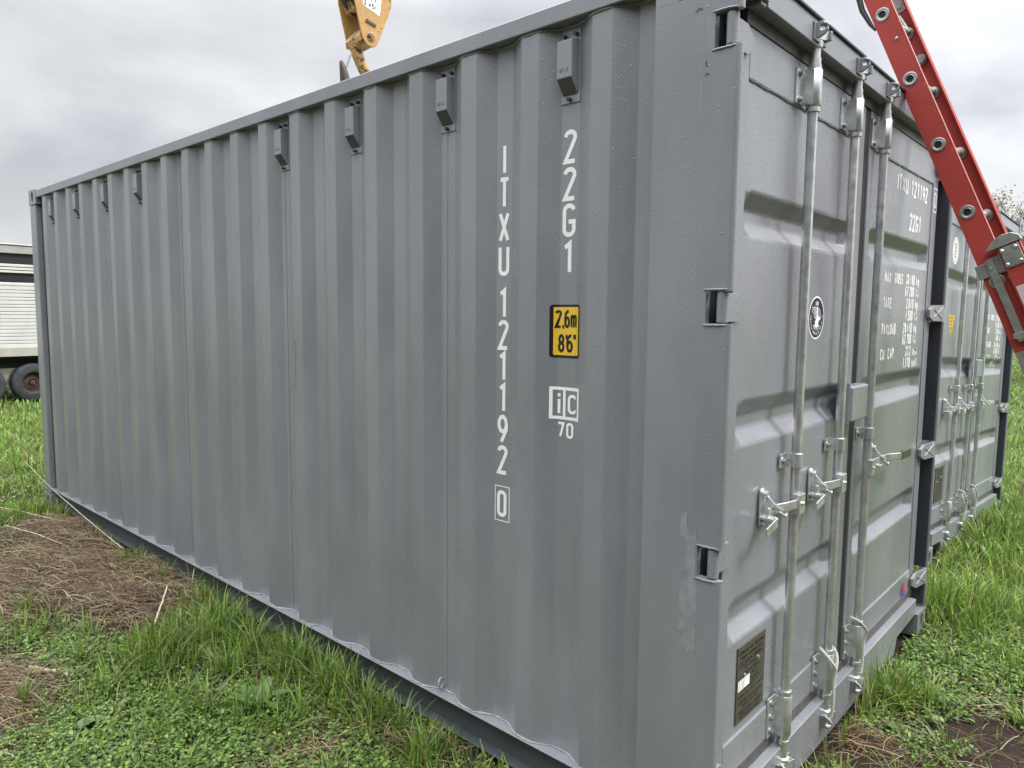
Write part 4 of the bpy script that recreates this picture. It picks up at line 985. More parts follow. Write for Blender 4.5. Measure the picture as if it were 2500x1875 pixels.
# ------------------------------------------------------------------ crane hook block
def crane_hook():
    D = 5.9
    def ray(u, v): return (_d + _r2*(u-1250)/1766.71 - _u2*(v-937.5)/1766.71)
    base = CAM + ray(780+800/7.541, 700/7.541)*D
    sc = D/1766.71/7.541
    root = empty('crane_hook_block', base, 'yellow chipped crane hook block hanging above the container roof', 'crane hook')
    view = Vector((base.x-CAM.x, base.y-CAM.y, 0)).normalized(); right = Vector((view.y, -view.x, 0))
    ph = R(28)
    X = (right*math.cos(ph) + view*math.sin(ph)).normalized()      # along the plates
    Y = (view*math.cos(ph) - right*math.sin(ph)).normalized()      # from front plate to back plate
    Z = Vector((0,0,1))
    cx = 1/math.cos(ph)
    def p2(u, v): return ((u-800)*sc*cx, -(v-700)*sc*1.04)
    # front plate
    plate = [(560,-900),(640,0),(700,280),(735,430),(775,600),(800,690),(880,790),(980,815),(1055,770),(1110,640),(1335,30),(1335,-500),(1250,-900)]
    fp = [p2(u, v) for u, v in plate]
    sep = 0.26
    for j, off in enumerate((0.0, sep)):
        m = MB(); m.slab(fp, Y*off, X, Z, Y*0.016); m.build('side_plate', CRANE, root, bevel=0.003)
    mid = MB()
    a, b = p2(700, 40); a2, b2 = p2(1240, 40)
    mid.slab([(a, b+0.02), (a2, b+0.02), (a2-0.02, b-0.035), (a+0.02, b-0.055)], Y*0.018, X, Z, Y*(sep-0.02)); mid.build('spacer', CRANEW, root, bevel=0.003)
    sh = MB(); cxm = (a+a2)/2
    sh.lathe(Y*0.06+X*cxm+Z*0.42, Y, [(0,.20),(.02,.20),(.03,.17),(.11,.17),(.12,.20),(.14,.20)], 36); sh.build('sheave', HOOKD, root)
    # crosshead
    ch = MB(); hx, hz2 = p2(900, 640)
    ch.slab([(hx-0.075, hz2-0.055), (hx+0.07, hz2-0.055), (hx+0.085, hz2-0.02), (hx+0.05, hz2+0.055), (hx-0.05, hz2+0.055), (hx-0.085, hz2-0.01)], Y*0.018, X, Z, Y*(sep-0.02)*0.98)
    ch.build('crosshead', CRANEW, root, bevel=0.008, seg=3)
    nb = MB(); nx, nz = p2(955, 640); nb.lathe(X*nx+Z*nz, -Y, [(0,.040),(.004,.040),(.006,.030),(.010,.030),(.012,.020),(.020,.018),(.022,.010)], 24); nb.build('pin', CRANEW, root)
    bt = MB(); bx, bz = p2(945, 410); bt.obox(X*bx+Z*bz-Y*0.004, X*0.96-Z*0.28, Y, Z*0.96+X*0.28, 0.047, 0.005, 0.010); bt.build('nameplate', simple('maroon_tag', (0.10, 0.045, 0.06), 0.4), root)
    # white load label
    lb_ = MB(); q = [(805,-150),(1155,-120),(1110,245),(805,130)]; pq = [p2(u, v) for u, v in q]
    lb_.slab(pq, -Y*0.0012, X, Z, Y*0.0008); lab = lb_.build('load_label', WHITE, root)
    tx = MB()
    def ml(a_, b_, d_):
        p = X*a_ + Z*b_ - Y*(0.0014+d_)
        return (p.x, p.y, p.z)
    sl = math.tan(R(-13))
    def mls(a_, b_, d_): return ml(a_, b_+(a_-pq[0][0])*sl*0.9, d_)
    x0_, z0_ = p2(825, 118)
    text(tx, '2.45', x0_, z0_, 0.040, .55, .17, .18, mls); text(tx, 't', x0_+0.098, z0_+0.004, 0.030, .5, .18, .1, mls)
    text(tx, '4.9', x0_+0.006, z0_+0.055, 0.040, .60, .17, .2, mls); text(tx, 't', x0_+0.098, z0_+0.058, 0.030, .5, .18, .1, mls)
    for i in range(8): text(tx, 'NX', x0_+0.120, z0_+0.005+0.013*i, 0.008, .6, .2, .3, mls)
    tx.build('label_lettering', BLK, lab)
    # hook: shank, bowl and point
    C = [(768,760,95),(775,830,92),(805,930,88),(850,1030,86),(900,1120,88),(955,1210,92),(990,1310,98),(985,1430,102),(930,1550,104),(830,1630,100),(715,1640,94),(620,1570,86),(575,1470,80),(560,1380,74),(545,1280,64),(525,1190,50),(505,1120,34),(493,1080,20)]
    yk = sep*0.5
    pts = [X*p2(u, v)[0]+Z*p2(u, v)[1]+Y*yk+X*0.02 for u, v, r in C]; rs = [r*sc*1.22 for u, v, r in C]
    hm = MB(); hm.tube(pts[:8], rs[:8], 18, caps=True); hm.build('hook_shank', CRANEW, root)
    hm = MB(); hm.tube(pts[7:], rs[7:], 18, caps=True); hm.build('hook_bowl', HOOKD, root)
    lt = MB(); l0 = X*p2(700, 940)[0]+Z*p2(700, 940)[1]+Y*yk; l1 = X*p2(618, 1180)[0]+Z*p2(618, 1180)[1]+Y*yk
    dd = (l1-l0); lt.obox((l0+l1)/2, dd, Y, dd.cross(Y), dd.length/2, 0.016, 0.006); lt.build('safety_latch', GALVD, root, bevel=0.002)
    for q in (-0.17, 0.17):
        rp_ = MB(); rp_.cyl(X*(cxm+q)+Y*0.13+Z*0.45, X*(cxm+q*0.9)+Y*0.13+Z*9.0, 0.008, 8); rp_.build('hoist_cable', HOOKD, root)
crane_hook()

# ------------------------------------------------------------------ ground
def vnoise(x, y, sc, seed=0):
    x = np.asarray(x, float)/sc; y = np.asarray(y, float)/sc
    xi = np.floor(x).astype(np.int64); yi = np.floor(y).astype(np.int64); fx = x-xi; fy = y-yi
    def h(a, b):
        n = (a*374761393 + b*668265263 + seed*974711) & 0xffffffff
        n = ((n ^ (n >> 13))*1274126177) & 0xffffffff
        return ((n ^ (n >> 16)) & 0xffff)/65535.0
    u = fx*fx*(3-2*fx); v = fy*fy*(3-2*fy)
    return (h(xi,yi)*(1-u)+h(xi+1,yi)*u)*(1-v)+(h(xi,yi+1)*(1-u)+h(xi+1,yi+1)*u)*v
def foot(x, y):
    """0 under / beside the containers, 1 in the open field"""
    d1 = np.maximum(np.maximum(-6.06-x, x), np.maximum(-y, y-2.44))
    d2 = np.maximum(np.maximum(-6.3-x, x+0.2), np.maximum(3.4-y, y-6.0))
    return np.clip(np.minimum(d1, d2)/0.8, 0, 1)
def gauss(x, y, cx, cy, sx, sy=None, rot=0):
    sy = sy or sx; c, s = math.cos(rot), math.sin(rot); u = (x-cx)*c+(y-cy)*s; v = -(x-cx)*s+(y-cy)*c
    return np.exp(-0.5*((u/sx)**2+(v/sy)**2))
def straw_mask(x, y):
    s = 0
    for cx, cy, sx, sy, w in [(-5.0,-.22,.55,.16,1.2),(-5.3,-.75,.5,.25,.7),(-3.75,-.35,.42,.22,1.4),(-3.25,-.14,.25,.13,1.1),(-3.1,-.45,.18,.16,.9),(-2.75,-1.0,.22,.16,.9),(-2.35,-1.25,.25,.14,.75),(-4.2,-1.0,.5,.25,.9),
                              (.06,1.62,.06,.10,.35),(.10,1.12,.09,.07,.4),(.45,1.25,.08,.05,.35),(.38,1.80,.06,.06,.3),(-.2,4.0,.25,.3,.3),(-1.15,-.14,.25,.08,.4),(-1.3,-.45,.15,.1,.3)]:
        s = s + w*gauss(x, y, cx, cy, sx, sy)
    return np.clip(s+(vnoise(x, y, .35, 21)-.55)*0.8, 0, 1.1)
def gh(x, y):
    x = np.asarray(x, float); y = np.asarray(y, float)
    f = foot(x, y)
    base = 0.012 - 0.030*np.clip((y-0.2)/1.0, 0, 1)*(x > -6.5) - 0.040*np.clip(y-3.2, 0, 7)*np.exp(-np.clip(-6.5-x, 0, 50)/3)
    n = (vnoise(x, y, 1.7, 3)-0.5)*0.07 + (vnoise(x, y, 0.45, 5)-0.5)*0.035 + (vnoise(x, y, 9, 8)-0.5)*0.22*np.clip((np.hypot(x, y)-16)/12, 0, 1)
    base = base - 0.19*np.clip((-8.5-x)/6.5, 0, 1)
    mound = 0.055*np.clip(straw_mask(x, y)-.25, 0, 1)*vnoise(x, y, 0.30, 71)
    return base + n*f + (vnoise(x, y, 0.12, 9)-0.5)*0.012*np.clip(f+0.2, 0, 1) + mound
def axis(lo, hi, step, far):
    c = list(np.arange(lo, hi+1e-6, step)); s = step; a = c[-1]
    up = []
    while a < far: s *= 1.18; a += s; up.append(a)
    s = step; a = c[0]; dn = []
    while a > -far: s *= 1.18; a -= s; dn.append(a)
    return np.array(dn[::-1]+c+up)
gx = axis(-9, 4, 0.07, 600); gy = axis(-4, 9, 0.07, 600)
XX, YY = np.meshgrid(gx, gy, indexing='ij'); ZZ = gh(XX, YY)
nx, ny = XX.shape
me = bpy.data.meshes.new('ground')
vv = np.stack([XX, YY, ZZ], -1).reshape(-1, 3)
ii = (np.arange(nx-1)[:, None]*ny+np.arange(ny-1)[None, :]).reshape(-1)
ff = np.stack([ii, ii+ny, ii+ny+1, ii+1], -1)
def np_mesh(name, verts, faces_list, mats, colors=None, midx=None, smooth=False):
    """faces_list: list of (n,k) int arrays"""
    me = bpy.data.meshes.new(name)
    me.vertices.add(len(verts)); me.vertices.foreach_set('co', np.asarray(verts, np.float32).ravel())
    loops = np.concatenate([f.ravel() for f in faces_list]); sizes = np.concatenate([np.full(len(f), f.shape[1]) for f in faces_list])
    me.loops.add(len(loops)); me.loops.foreach_set('vertex_index', loops.astype(np.int32))
    me.polygons.add(len(sizes)); st = np.concatenate([[0], np.cumsum(sizes)[:-1]])
    me.polygons.foreach_set('loop_start', st.astype(np.int32)); me.polygons.foreach_set('loop_total', sizes.astype(np.int32))
    if smooth: me.polygons.foreach_set('use_smooth', np.ones(len(sizes), bool))
    me.update(calc_edges=True)
    if colors is not None:
        at = me.color_attributes.new('tint', 'FLOAT_COLOR', 'POINT')
        c = np.ones((len(verts), 4), np.float32); c[:, :3] = colors; at.data.foreach_set('color', c.ravel())
    for m in mats: me.materials.append(m)
    o = bpy.data.objects.new(name, me); COL.objects.link(o); return o
def soil_material():
    m, n, b = mat('field_soil')
    tc = N(n, 'ShaderNodeTexCoord')
    a = N(n, 'ShaderNodeTexNoise'); a.inputs['Scale'].default_value = 0.9; a.inputs['Detail'].default_value = 8; L(n, tc.outputs['Object'], a.inputs['Vector'])
    f = N(n, 'ShaderNodeTexNoise'); f.inputs['Scale'].default_value = 75; f.inputs['Detail'].default_value = 10; f.inputs['Roughness'].default_value = .7; L(n, tc.outputs['Object'], f.inputs['Vector'])
    r1 = N(n, 'ShaderNodeValToRGB'); L(n, f.outputs['Fac'], r1.inputs[0])
    r1.color_ramp.elements[0].position = .3; r1.color_ramp.elements[0].color = (0.014, 0.009, 0.007, 1)
    r1.color_ramp.elements[1].position = .72; r1.color_ramp.elements[1].color = (0.062, 0.040, 0.029, 1)
    r2 = N(n, 'ShaderNodeValToRGB'); L(n, f.outputs['Fac'], r2.inputs[0])
    r2.color_ramp.elements[0].position = .3; r2.color_ramp.elements[0].color = (0.018, 0.032, 0.008, 1)
    r2.color_ramp.elements[1].position = .75; r2.color_ramp.elements[1].color = (0.08, 0.13, 0.025, 1)
    # soil near, sward further out
    sp = N(n, 'ShaderNodeSeparateXYZ'); L(n, tc.outputs['Object'], sp.inputs[0])
    ln = N(n, 'ShaderNodeVectorMath', operation='LENGTH'); L(n, tc.outputs['Object'], ln.inputs[0])
    mr = N(n, 'ShaderNodeMapRange'); L(n, ln.outputs['Value'], mr.inputs[0]); mr.inputs[1].default_value = 5; mr.inputs[2].default_value = 11; mr.inputs[3].default_value = -1.0; mr.inputs[4].default_value = 0.9
    ad = N(n, 'ShaderNodeMath', operation='ADD', use_clamp=True); L(n, mr.outputs[0], ad.inputs[0])
    aa = N(n, 'ShaderNodeMapRange'); L(n, a.outputs['Fac'], aa.inputs[0]); aa.inputs[1].default_value = .42; aa.inputs[2].default_value = .6; L(n, aa.outputs[0], ad.inputs[1])
    mx = N(n, 'ShaderNodeMixRGB'); L(n, ad.outputs[0], mx.inputs[0]); L(n, r1.outputs[0], mx.inputs[1]); L(n, r2.outputs[0], mx.inputs[2])
    L(n, mx.outputs[0], b.inputs['Base Color']); b.inputs['Roughness'].default_value = 0.85; b.inputs['Specular IOR Level'].default_value = 0.25
    bp = N(n, 'ShaderNodeBump'); bp.inputs['Strength'].default_value = 0.9; bp.inputs['Distance'].default_value = 0.02; L(n, f.outputs['Fac'], bp.inputs['Height']); L(n, bp.outputs[0], b.inputs['Normal'])
    return m
g = np_mesh('ground', vv, [ff], [soil_material()], smooth=True); tag(g, kind='structure')
g['label'] = 'damp field ground of soil and grass under the containers'

def leaf_material(name, rough=0.42, trans=0.30, spec=0.4):
    m, n, b = mat(name)
    at = N(n, 'ShaderNodeVertexColor'); at.layer_name = 'tint'
    L(n, at.outputs['Color'], b.inputs['Base Color']); b.inputs['Roughness'].default_value = rough; b.inputs['Specular IOR Level'].default_value = spec
    if trans:
        tr = N(n, 'ShaderNodeBsdfTranslucent'); L(n, at.outputs['Color'], tr.inputs[0])
        ms = N(n, 'ShaderNodeMixShader'); ms.inputs[0].default_value = trans
        o = n.nodes['Material Output']; L(n, b.outputs[0], ms.inputs[1]); L(n, tr.outputs[0], ms.inputs[2]); L(n, ms.outputs[0], o.inputs[0])
    return m
GRASSM = leaf_material('grass_blade'); LEAFM = leaf_material('broad_leaf', 0.38, 0.25); STRAWM = leaf_material('dry_straw', 0.6, 0.0, 0.3)

C0 = np.array([CAM.x, CAM.y])
def blocked(x, y, m=0.0):
    a = (x > -6.058-m) & (x < 0+m) & (y > 0-m) & (y < 2.438+m)
    xr = (x+0.224)-0.027*(y-3.46); yr = (y-3.46)+0.027*(x+0.224)
    b = (xr > -6.058-m) & (xr < m) & (yr > -m) & (yr < 2.438+m)
    return a | b
def scatter(dens, r0, r1, a_lo, a_hi):
    """uniform random points in an annular sector round the viewpoint"""
    th0, th1 = R(a_lo), R(a_hi); area = 0.5*(th1-th0)*(r1*r1-r0*r0); n = int(dens*area)
    r = np.sqrt(rng.uniform(r0*r0, r1*r1, n)); t = rng.uniform(th0, th1, n)
    x = C0[0]+r*np.cos(t); y = C0[1]+r*np.sin(t)
    k = ~blocked(x, y, 0.0)
    return x[k], y[k], r[k]
def bare_mask(x, y):
    return np.clip(1.1*gauss(x, y, .50, 1.46, .13, .14)+.7*gauss(x, y, .22, 1.0, .12, .08)+.8*gauss(x, y, -3.15, -.35, .16, .1)+.6*gauss(x, y, -4.7, -.1, .2, .06), 0, 1)

def blades(x, y, z, h, w, lean, az, cols, bend=1.0, name='grass'):
    n = len(x); T = np.array([0, .38, .74, 1.0]); cv = [0, .14, .52, 1.0]
    V = np.zeros((n, 7, 3)); ca, sa = np.cos(az), np.sin(az)
    tw = rng.uniform(-.9, .9, n); px, py = -np.sin(az+tw), np.cos(az+tw)
    hh = h*np.sqrt(np.clip(1-lean**2*.7, .1, 1))
    for i in range(4):
        off = lean*h*cv[i]*bend; zz = z+hh*T[i]*(1-0.25*lean*T[i]**2)
        cx = x+ca*off; cy = y+sa*off; ww = w*0.5*(1.0, 1.05, .72, 0)[i]
        if i < 3:
            V[:, 2*i] = np.stack([cx-px*ww, cy-py*ww, zz], -1); V[:, 2*i+1] = np.stack([cx+px*ww, cy+py*ww, zz], -1)
        else: V[:, 6] = np.stack([cx, cy, zz], -1)
    b = np.arange(n)[:, None]*7
    q = np.concatenate([b+np.array([0,1,3,2]), b+np.array([2,3,5,4])]); t = b+np.array([4,5,6])
    return V.reshape(-1, 3), q, t, np.repeat(cols, 7, axis=0)
def pick(pal, n, jit=.18):
    p = np.array(pal); i = rng.integers(0, len(p), n); c = p[i]*rng.uniform(1-jit, 1+jit, (n, 1)); c[:, 0] *= rng.uniform(.9, 1.12, n); return np.clip(c, 0, 1)
GP = [(.105,.185,.028),(.14,.22,.035),(.115,.19,.038),(.07,.13,.024),(.155,.225,.05),(.10,.165,.045),(.20,.235,.075),(.06,.095,.025),(.13,.16,.07)]
DRYP = [(.27,.175,.080),(.36,.27,.145),(.17,.095,.042),(.11,.062,.028),(.42,.36,.24),(.075,.045,.025),(.12,.080,.040),(.085,.052,.028),(.18,.125,.062)]
parts = []
def add_part(*p): parts.append(p)
def flush(name, mat_, label, cat):
    off = 0; V = []; Q = []; T = []; Cc = []
    for v, q, t, c in parts:
        V.append(v); Q.append(q+off); T.append(t+off); Cc.append(c); off += len(v)
    parts.clear()
    fl = [np.concatenate(Q)]
    tt = [t for t in T if len(t)]
    if tt: fl.append(np.concatenate(tt))
    o = np_mesh(name, np.concatenate(V), fl, [mat_], np.concatenate(Cc), smooth=True); tag(o, label, cat, kind='stuff'); return o
TUFT = [(-2.58,-.20,.11,.17),(-2.5,-.50,.12,.17),(-2.2,-.28,.09,.10),(-1.95,-.12,.10,.16),(-1.62,-.10,.09,.15),(-1.75,-.42,.08,.10),(-1.35,-.14,.07,.13),(-2.0,-.62,.08,.10),(-2.95,.0-.08,.15,.14),(-3.9,-.06,.14,.12),(-4.9,-.04,.12,.10),(-5.6,-.2,.2,.12),(-1.02,-.16,.06,.13),(-3.3,-.8,.2,.07),
        (.0,1.34,.06,.22),(.08,1.55,.07,.24),(.14,2.9,.25,.18),(.0,2.6,.16,.16),(.1,3.9,.35,.14),(-.05,4.8,.3,.20),(.05,5.6,.3,.20),(.3,4.6,.3,.14),(.7,2.2,.2,.1),(.02,1.05,.05,.10)]
def tuft(x, y):
    t = 0
    for cx, cy, s, a in TUFT: t = t+a*gauss(x, y, cx, cy, s)
    return t
# sectors: left of the long side, right of the doors
SECT = [(128, 186), (66, 126)]
BANDS = [(1.2, 3.0, 5200, 1.0), (3.0, 5.0, 3600, 1.15), (5.0, 8.0, 1700, 1.7), (8.0, 14.0, 700, 2.8), (14.0, 24.0, 150, 5.5), (24.0, 42.0, 40, 10.0)]
for (al, ah) in SECT:
    for r0, r1, dn, ws in BANDS:
        x, y, r = scatter(dn, r0, r1, al, ah)
        sm = straw_mask(x, y); bm_ = bare_mask(x, y); tf = tuft(x, y)
        dens = np.clip(.10+.75*vnoise(x, y, .33, 31)**1.5+.25*np.clip((r-4)/3, 0, 1)+3.2*tf - .52*sm*(1-np.clip(tf*4, 0, .9)) - 1.1*bm_, .035, 1)
        k = rng.random(len(x)) < dens; x, y, r, tf, sm = x[k], y[k], r[k], tf[k], sm[k]; n = len(x)
        far_left = np.clip((-6.2-x)/1.5, 0, 1)
        h = (.035+.055*rng.random(n)**1.3+.05*vnoise(x, y, .8, 41)) + tf*rng.uniform(.35, 1.15, n) + far_left*.10*rng.random(n) + np.clip((y-5)/3, 0, 1)*.05
        h *= np.clip(1-.3*sm, .5, 1)
        w = (.0028+.0032*rng.random(n)+.010*np.clip(tf, 0, .25))*ws
        lean = np.clip(rng.normal(.45, .28, n), .02, 1.25); az = rng.uniform(0, 2*np.pi, n)
        c = pick(GP, n)*np.array([1.38, 1.42, 1.15]); warm = vnoise(x, y, 1.3, 51)[:, None]; c = c*(.80+.45*warm)
        yl = rng.random(n) < .05; c[yl] = pick(DRYP, yl.sum())
        add_part(*blades(x, y, gh(x, y)-.004, h, w, lean, az, c))
EXT = [(-.02,1.30,.20,60,.9),(.10,1.50,.22,55,.9),(.34,1.28,.16,30,.8),(.12,1.78,.14,30,.7),(-.03,.98,.13,35,.7),(.28,1.62,.12,20,.7),(.02,2.72,.22,70,1),(.25,2.95,.20,60,1),(.05,3.3,.2,50,1),(.5,2.4,.14,40,.8),(-.05,4.35,.28,80,1.1),(.1,4.9,.28,70,1.1),(.35,3.7,.2,50,1),
       (-1.9,-.55,.2,34,1.4),(-2.15,-.35,.2,40,1.3),(-1.6,-.32,.18,30,1.4),(-2.75,-.75,.18,36,1.2),(-1.08,-.13,.17,30,.8),(-1.25,-.10,.20,32,.9),(-1.45,-.12,.19,40,.9),(-1.75,-.12,.22,60,1),(-1.98,-.10,.24,70,1),(-2.3,-.14,.22,60,1),(-2.62,-.15,.24,90,.9),(-2.5,-.45,.24,110,.8),(-2.35,-.55,.2,60,.8),(-3.5,-.09,.15,30,.8),(-4.0,-.08,.15,40,.8),(-4.6,-.1,.14,30,.8),(-1.55,-.42,.16,30,1),(-1.2,-.45,.14,24,1),(-1.9,-.75,.14,26,1),(-2.6,-.85,.15,26,.9),(-3.0,-.62,.16,40,.8),(-3.6,-.75,.16,40,.8),(-2.3,-.98,.15,14,.8)]
for q_ in range(150):
    a_ = R(rng.uniform(*(SECT[0] if q_ % 2 else SECT[1]))); r_ = rng.uniform(2.2, 9); EXT.append((C0[0]+r_*math.cos(a_), C0[1]+r_*math.sin(a_), rng.uniform(.10, .22), int(rng.uniform(18, 60)), rng.uniform(.8, 1.3)))
for (cx, cy, hh_, nb_, ww_) in EXT:
    if blocked(np.array([cx]), np.array([cy]), .03)[0]: continue
    az = rng.uniform(0, 2*np.pi, nb_); rr_ = np.abs(rng.normal(0, hh_*.16, nb_)); x = cx+np.cos(az)*rr_; y = cy+np.sin(az)*rr_
    k = ~blocked(x, y, .004); x, y, az = x[k], y[k], az[k]; n = len(x)
    if n == 0: continue
    c = pick(GP, n)*np.array([1.0, 1.02, .95])*rng.uniform(1.15, 1.75); dist = math.hypot(cx-C0[0], cy-C0[1])
    add_part(*blades(x, y, gh(x, y)-.004, hh_*rng.uniform(.45, 1.15, n), ww_*(.0035+.0045*rng.random(n))*max(1, dist/4.5), np.clip(rng.normal(.62, .28, n), .05, 1.3), az+rng.normal(0, .5, n), c, 1.15))
flush('grass', GRASSM, 'tufted green field grass growing round the containers', 'grass')

# low broad leaved cover (clover, chickweed): rosettes of small leaves
def leaves(px, py, pz, nl, lr, lw, zr, pal, seg_round=True):
    n = len(px)*nl; X = np.repeat(px, nl); Y = np.repeat(py, nl); Z = np.repeat(pz, nl); rr = np.repeat(lr, nl)*rng.uniform(.6, 1.2, n)
    az = rng.uniform(0, 2*np.pi, n); rad = rng.uniform(.1, 1.0, n)*rr; z0 = Z+rng.uniform(.25, 1.0, n)*np.repeat(zr, nl)
    l = np.repeat(lw, nl)*rng.uniform(.7, 1.25, n); tilt = rng.uniform(-.35, .75, n)
    bx = X+np.cos(az)*rad; by = Y+np.sin(az)*rad; d = az+rng.uniform(-.7, .7, n); ca, sa = np.cos(d), np.sin(d); qx, qy = -sa, ca
    # leaf outline: base, 2 side pairs, tip, with a fold along the midrib
    prof = [(0, 0), (.30, .34), (.68, .40), (1.0, 0)]
    V = np.zeros((n, 8, 3)); k = 0
    def P(t, s, lift): return np.stack([bx+ca*l*t+qx*l*s, by+sa*l*t+qy*l*s, z0+l*(np.sin(tilt)*t-.35*t*t)+lift*l], -1)
    V[:, 0] = P(0, 0, 0); V[:, 1] = P(.30, .32, .09); V[:, 2] = P(.30, -.32, .09); V[:, 3] = P(.35, 0, 0); V[:, 4] = P(.72, .33, .08); V[:, 5] = P(.72, -.33, .08); V[:, 6] = P(.72, 0, .0); V[:, 7] = P(1.0, 0, -.02)
    b = np.arange(n)[:, None]*8
    q = np.concatenate([b+np.array([3,1,4,6]), b+np.array([2,3,6,5])]); t = np.concatenate([b+np.array([0,1,3]), b+np.array([0,3,2]), b+np.array([6,4,7]), b+np.array([5,6,7])])
    return V.reshape(-1, 3), q, t, np.repeat(pick(pal, n), 8, axis=0)
LP = [(.13,.24,.04),(.17,.30,.055),(.10,.165,.035),(.22,.31,.07),(.11,.16,.055),(.08,.13,.035)]
for (al, ah) in SECT:
    for r0, r1, dn, ls in [(1.2, 3.2, 2300, 1.0), (3.2, 5.2, 1300, 1.15), (5.2, 8.5, 300, 1.7)]:
        x, y, r = scatter(dn, r0, r1, al, ah)
        sm = straw_mask(x, y); bm_ = bare_mask(x, y)
        lush = gauss(x, y, -2.0, -.85, .55, .35)+gauss(x, y, -3.15, -.78, .4, .14)+gauss(x, y, .25, 2.15, .35, .5)+.6*gauss(x, y, -1.4, -.5, .5, .3)+.5*gauss(x, y, .4, 3.4, .5, .5)
        dens = np.clip(.12+1.1*np.clip(vnoise(x, y, .42, 61)-.42, 0, 1)+.9*lush-.95*sm-1.1*bm_, 0.0, 1)
        k = rng.random(len(x)) < dens; x, y = x[k], y[k]; n = len(x)
        if n: add_part(*leaves(x, y, gh(x, y), 9, .028*ls*rng.uniform(.7, 1.5, n), .0130*ls*rng.uniform(.7, 1.5, n), rng.uniform(.02, .065, n), LP))
flush('clover', LEAFM, 'low leafy clover and chickweed spread between the grass', 'ground cover')

# dry cut straw lying in mats
def straws(x, y, z, ln, w, az, tilt, cols):
    n = len(x); V = np.zeros((n, 8, 3)); cur = rng.normal(0, .5, n)
    for i, t in enumerate((0, .33, .67, 1.0)):
        a = az+cur*(t-.5); s = (t-.5)*ln
        cx = x+np.cos(az)*s-np.sin(az)*cur*ln*.25*(t-.5)**2*2; cy = y+np.sin(az)*s+np.cos(az)*cur*ln*.25*(t-.5)**2*2
        zz = z+tilt*s*.6+.012*np.sin(t*3.1)
        qx, qy = -np.sin(a)*w*.5, np.cos(a)*w*.5
        V[:, 2*i] = np.stack([cx-qx, cy-qy, zz-w*.2], -1); V[:, 2*i+1] = np.stack([cx+qx, cy+qy, zz+w*.2], -1)
    b = np.arange(n)[:, None]*8; q = np.concatenate([b+np.array([0,1,3,2]), b+np.array([2,3,5,4]), b+np.array([4,5,7,6])])
    return V.reshape(-1, 3), q, np.zeros((0, 3), int), np.repeat(cols, 8, axis=0)
for (al, ah) in SECT:
    for r0, r1, dn, ws in [(1.2, 3.6, 5200, .8), (3.6, 6.6, 4200, 1.0), (6.6, 12, 260, 2.0)]:
        x, y, r = scatter(dn, r0, r1, al, ah); sm = straw_mask(x, y)
        k = rng.random(len(x)) < np.clip(.075+1.0*sm, 0, 1); x, y, sm = x[k], y[k], sm[k]; n = len(x)
        az = rng.normal(.35, .75, n)+np.where(rng.random(n) < .25, rng.uniform(0, 3.1, n), 0)
        lift = rng.random(n)**2*.075*np.clip(sm, .2, 1)
        tilt = rng.normal(0, .24, n)
        V_, q_, t_, c_ = straws(x, y, gh(x, y)+.006+lift, rng.uniform(.04, .19, n)*np.where(rng.random(n) < .06, 1.7, 1), (.0014+.0022*rng.random(n)**2)*ws, az, tilt, pick(DRYP, n, .3)*.70)
        add_part(V_, q_, t_, c_)
flush('straw', STRAWM, 'matted brown and tan dry straw lying in patches on the soil', 'straw')

# ------------------------------------------------------------------ single weeds, stalks, sticks
def weed(x, y, size, label, pal, n=9, up=.5):
    z = float(gh(x, y)); root = empty('broadleaf_weed', (x, y, z), label, 'weed', 'large broad leaved weeds in the grass')
    for i in range(n):
        az = 2*math.pi*i/n+random.uniform(-.3, .3); l = size*random.uniform(.7, 1.15); w = l*random.uniform(.26, .36); el = up*random.uniform(.5, 1.3)
        ca, sa = math.cos(az), math.sin(az); vs = []; m = 7
        for j in range(m+1):
            t = j/m; wd = w*math.sin(math.pi*min(1, t*1.02)**.75)*.5+.001
            cx, cz = l*t*math.cos(el), l*math.sin(el)*t-l*.55*t*t*.6
            for s in (-1, 0, 1):
                ww = wd*s*(1+.12*math.sin(j*2.3+i)); vs.append((ca*cx-sa*ww, sa*cx+ca*ww, cz+abs(s)*wd*.35+.010))
        fs = [(3*j+k, 3*j+k+1, 3*j+k+4, 3*j+k+3) for j in range(m) for k in (0, 1)]
        me = bpy.data.meshes.new('leaf'); me.from_pydata(vs, [], fs); at = me.color_attributes.new('tint', 'FLOAT_COLOR', 'POINT')
        c = pal[i % len(pal)]; f = random.uniform(.85, 1.15)
        for d_ in at.data: d_.color = (c[0]*f, c[1]*f, c[2]*f, 1)
        me.materials.append(LEAFM); me.polygons.foreach_set('use_smooth', [True]*len(fs))
        o = bpy.data.objects.new('leaf', me); COL.objects.link(o); o.parent = root
WP = [(.09,.19,.045),(.12,.22,.05),(.07,.15,.035)]
weed(-1.78, -.40, .17, 'broad green weed rosette in the tall grass left of the container foot', WP, 11, .8)
weed(-1.02, -.30, .13, 'dark broad weed at the bottom edge beside the container rail', [(.05,.11,.03),(.06,.13,.035)], 7, .6)
weed(-2.16, -.98, .15, 'grey green limp leafed weed in the left hand straw', [(.15,.21,.11),(.18,.24,.13)], 6, .35)
def stick(pts, r, col, name, label, cat='stick'):
    m = bpy.data.materials.get('stick_'+col[0]) or simple('stick_'+col[0], col[1], .7, var=.35, vscale=40, bump=.4, bscale=150)
    P = [Vector(p) for p in pts]; Q = []
    for i in range(len(P)-1):
        for k in range(5): Q.append(P[i].lerp(P[i+1], k/5)+Vector((random.uniform(-1, 1), random.uniform(-1, 1), random.uniform(-1, 1)))*r*.35)
    Q.append(P[-1]); rr = [r*(1-.45*i/len(Q)) for i in range(len(Q))]
    o = MB().tube(Q, rr, 7).build(name, m, None); tag(o, label, cat, 'dry stalks and sticks on the ground')
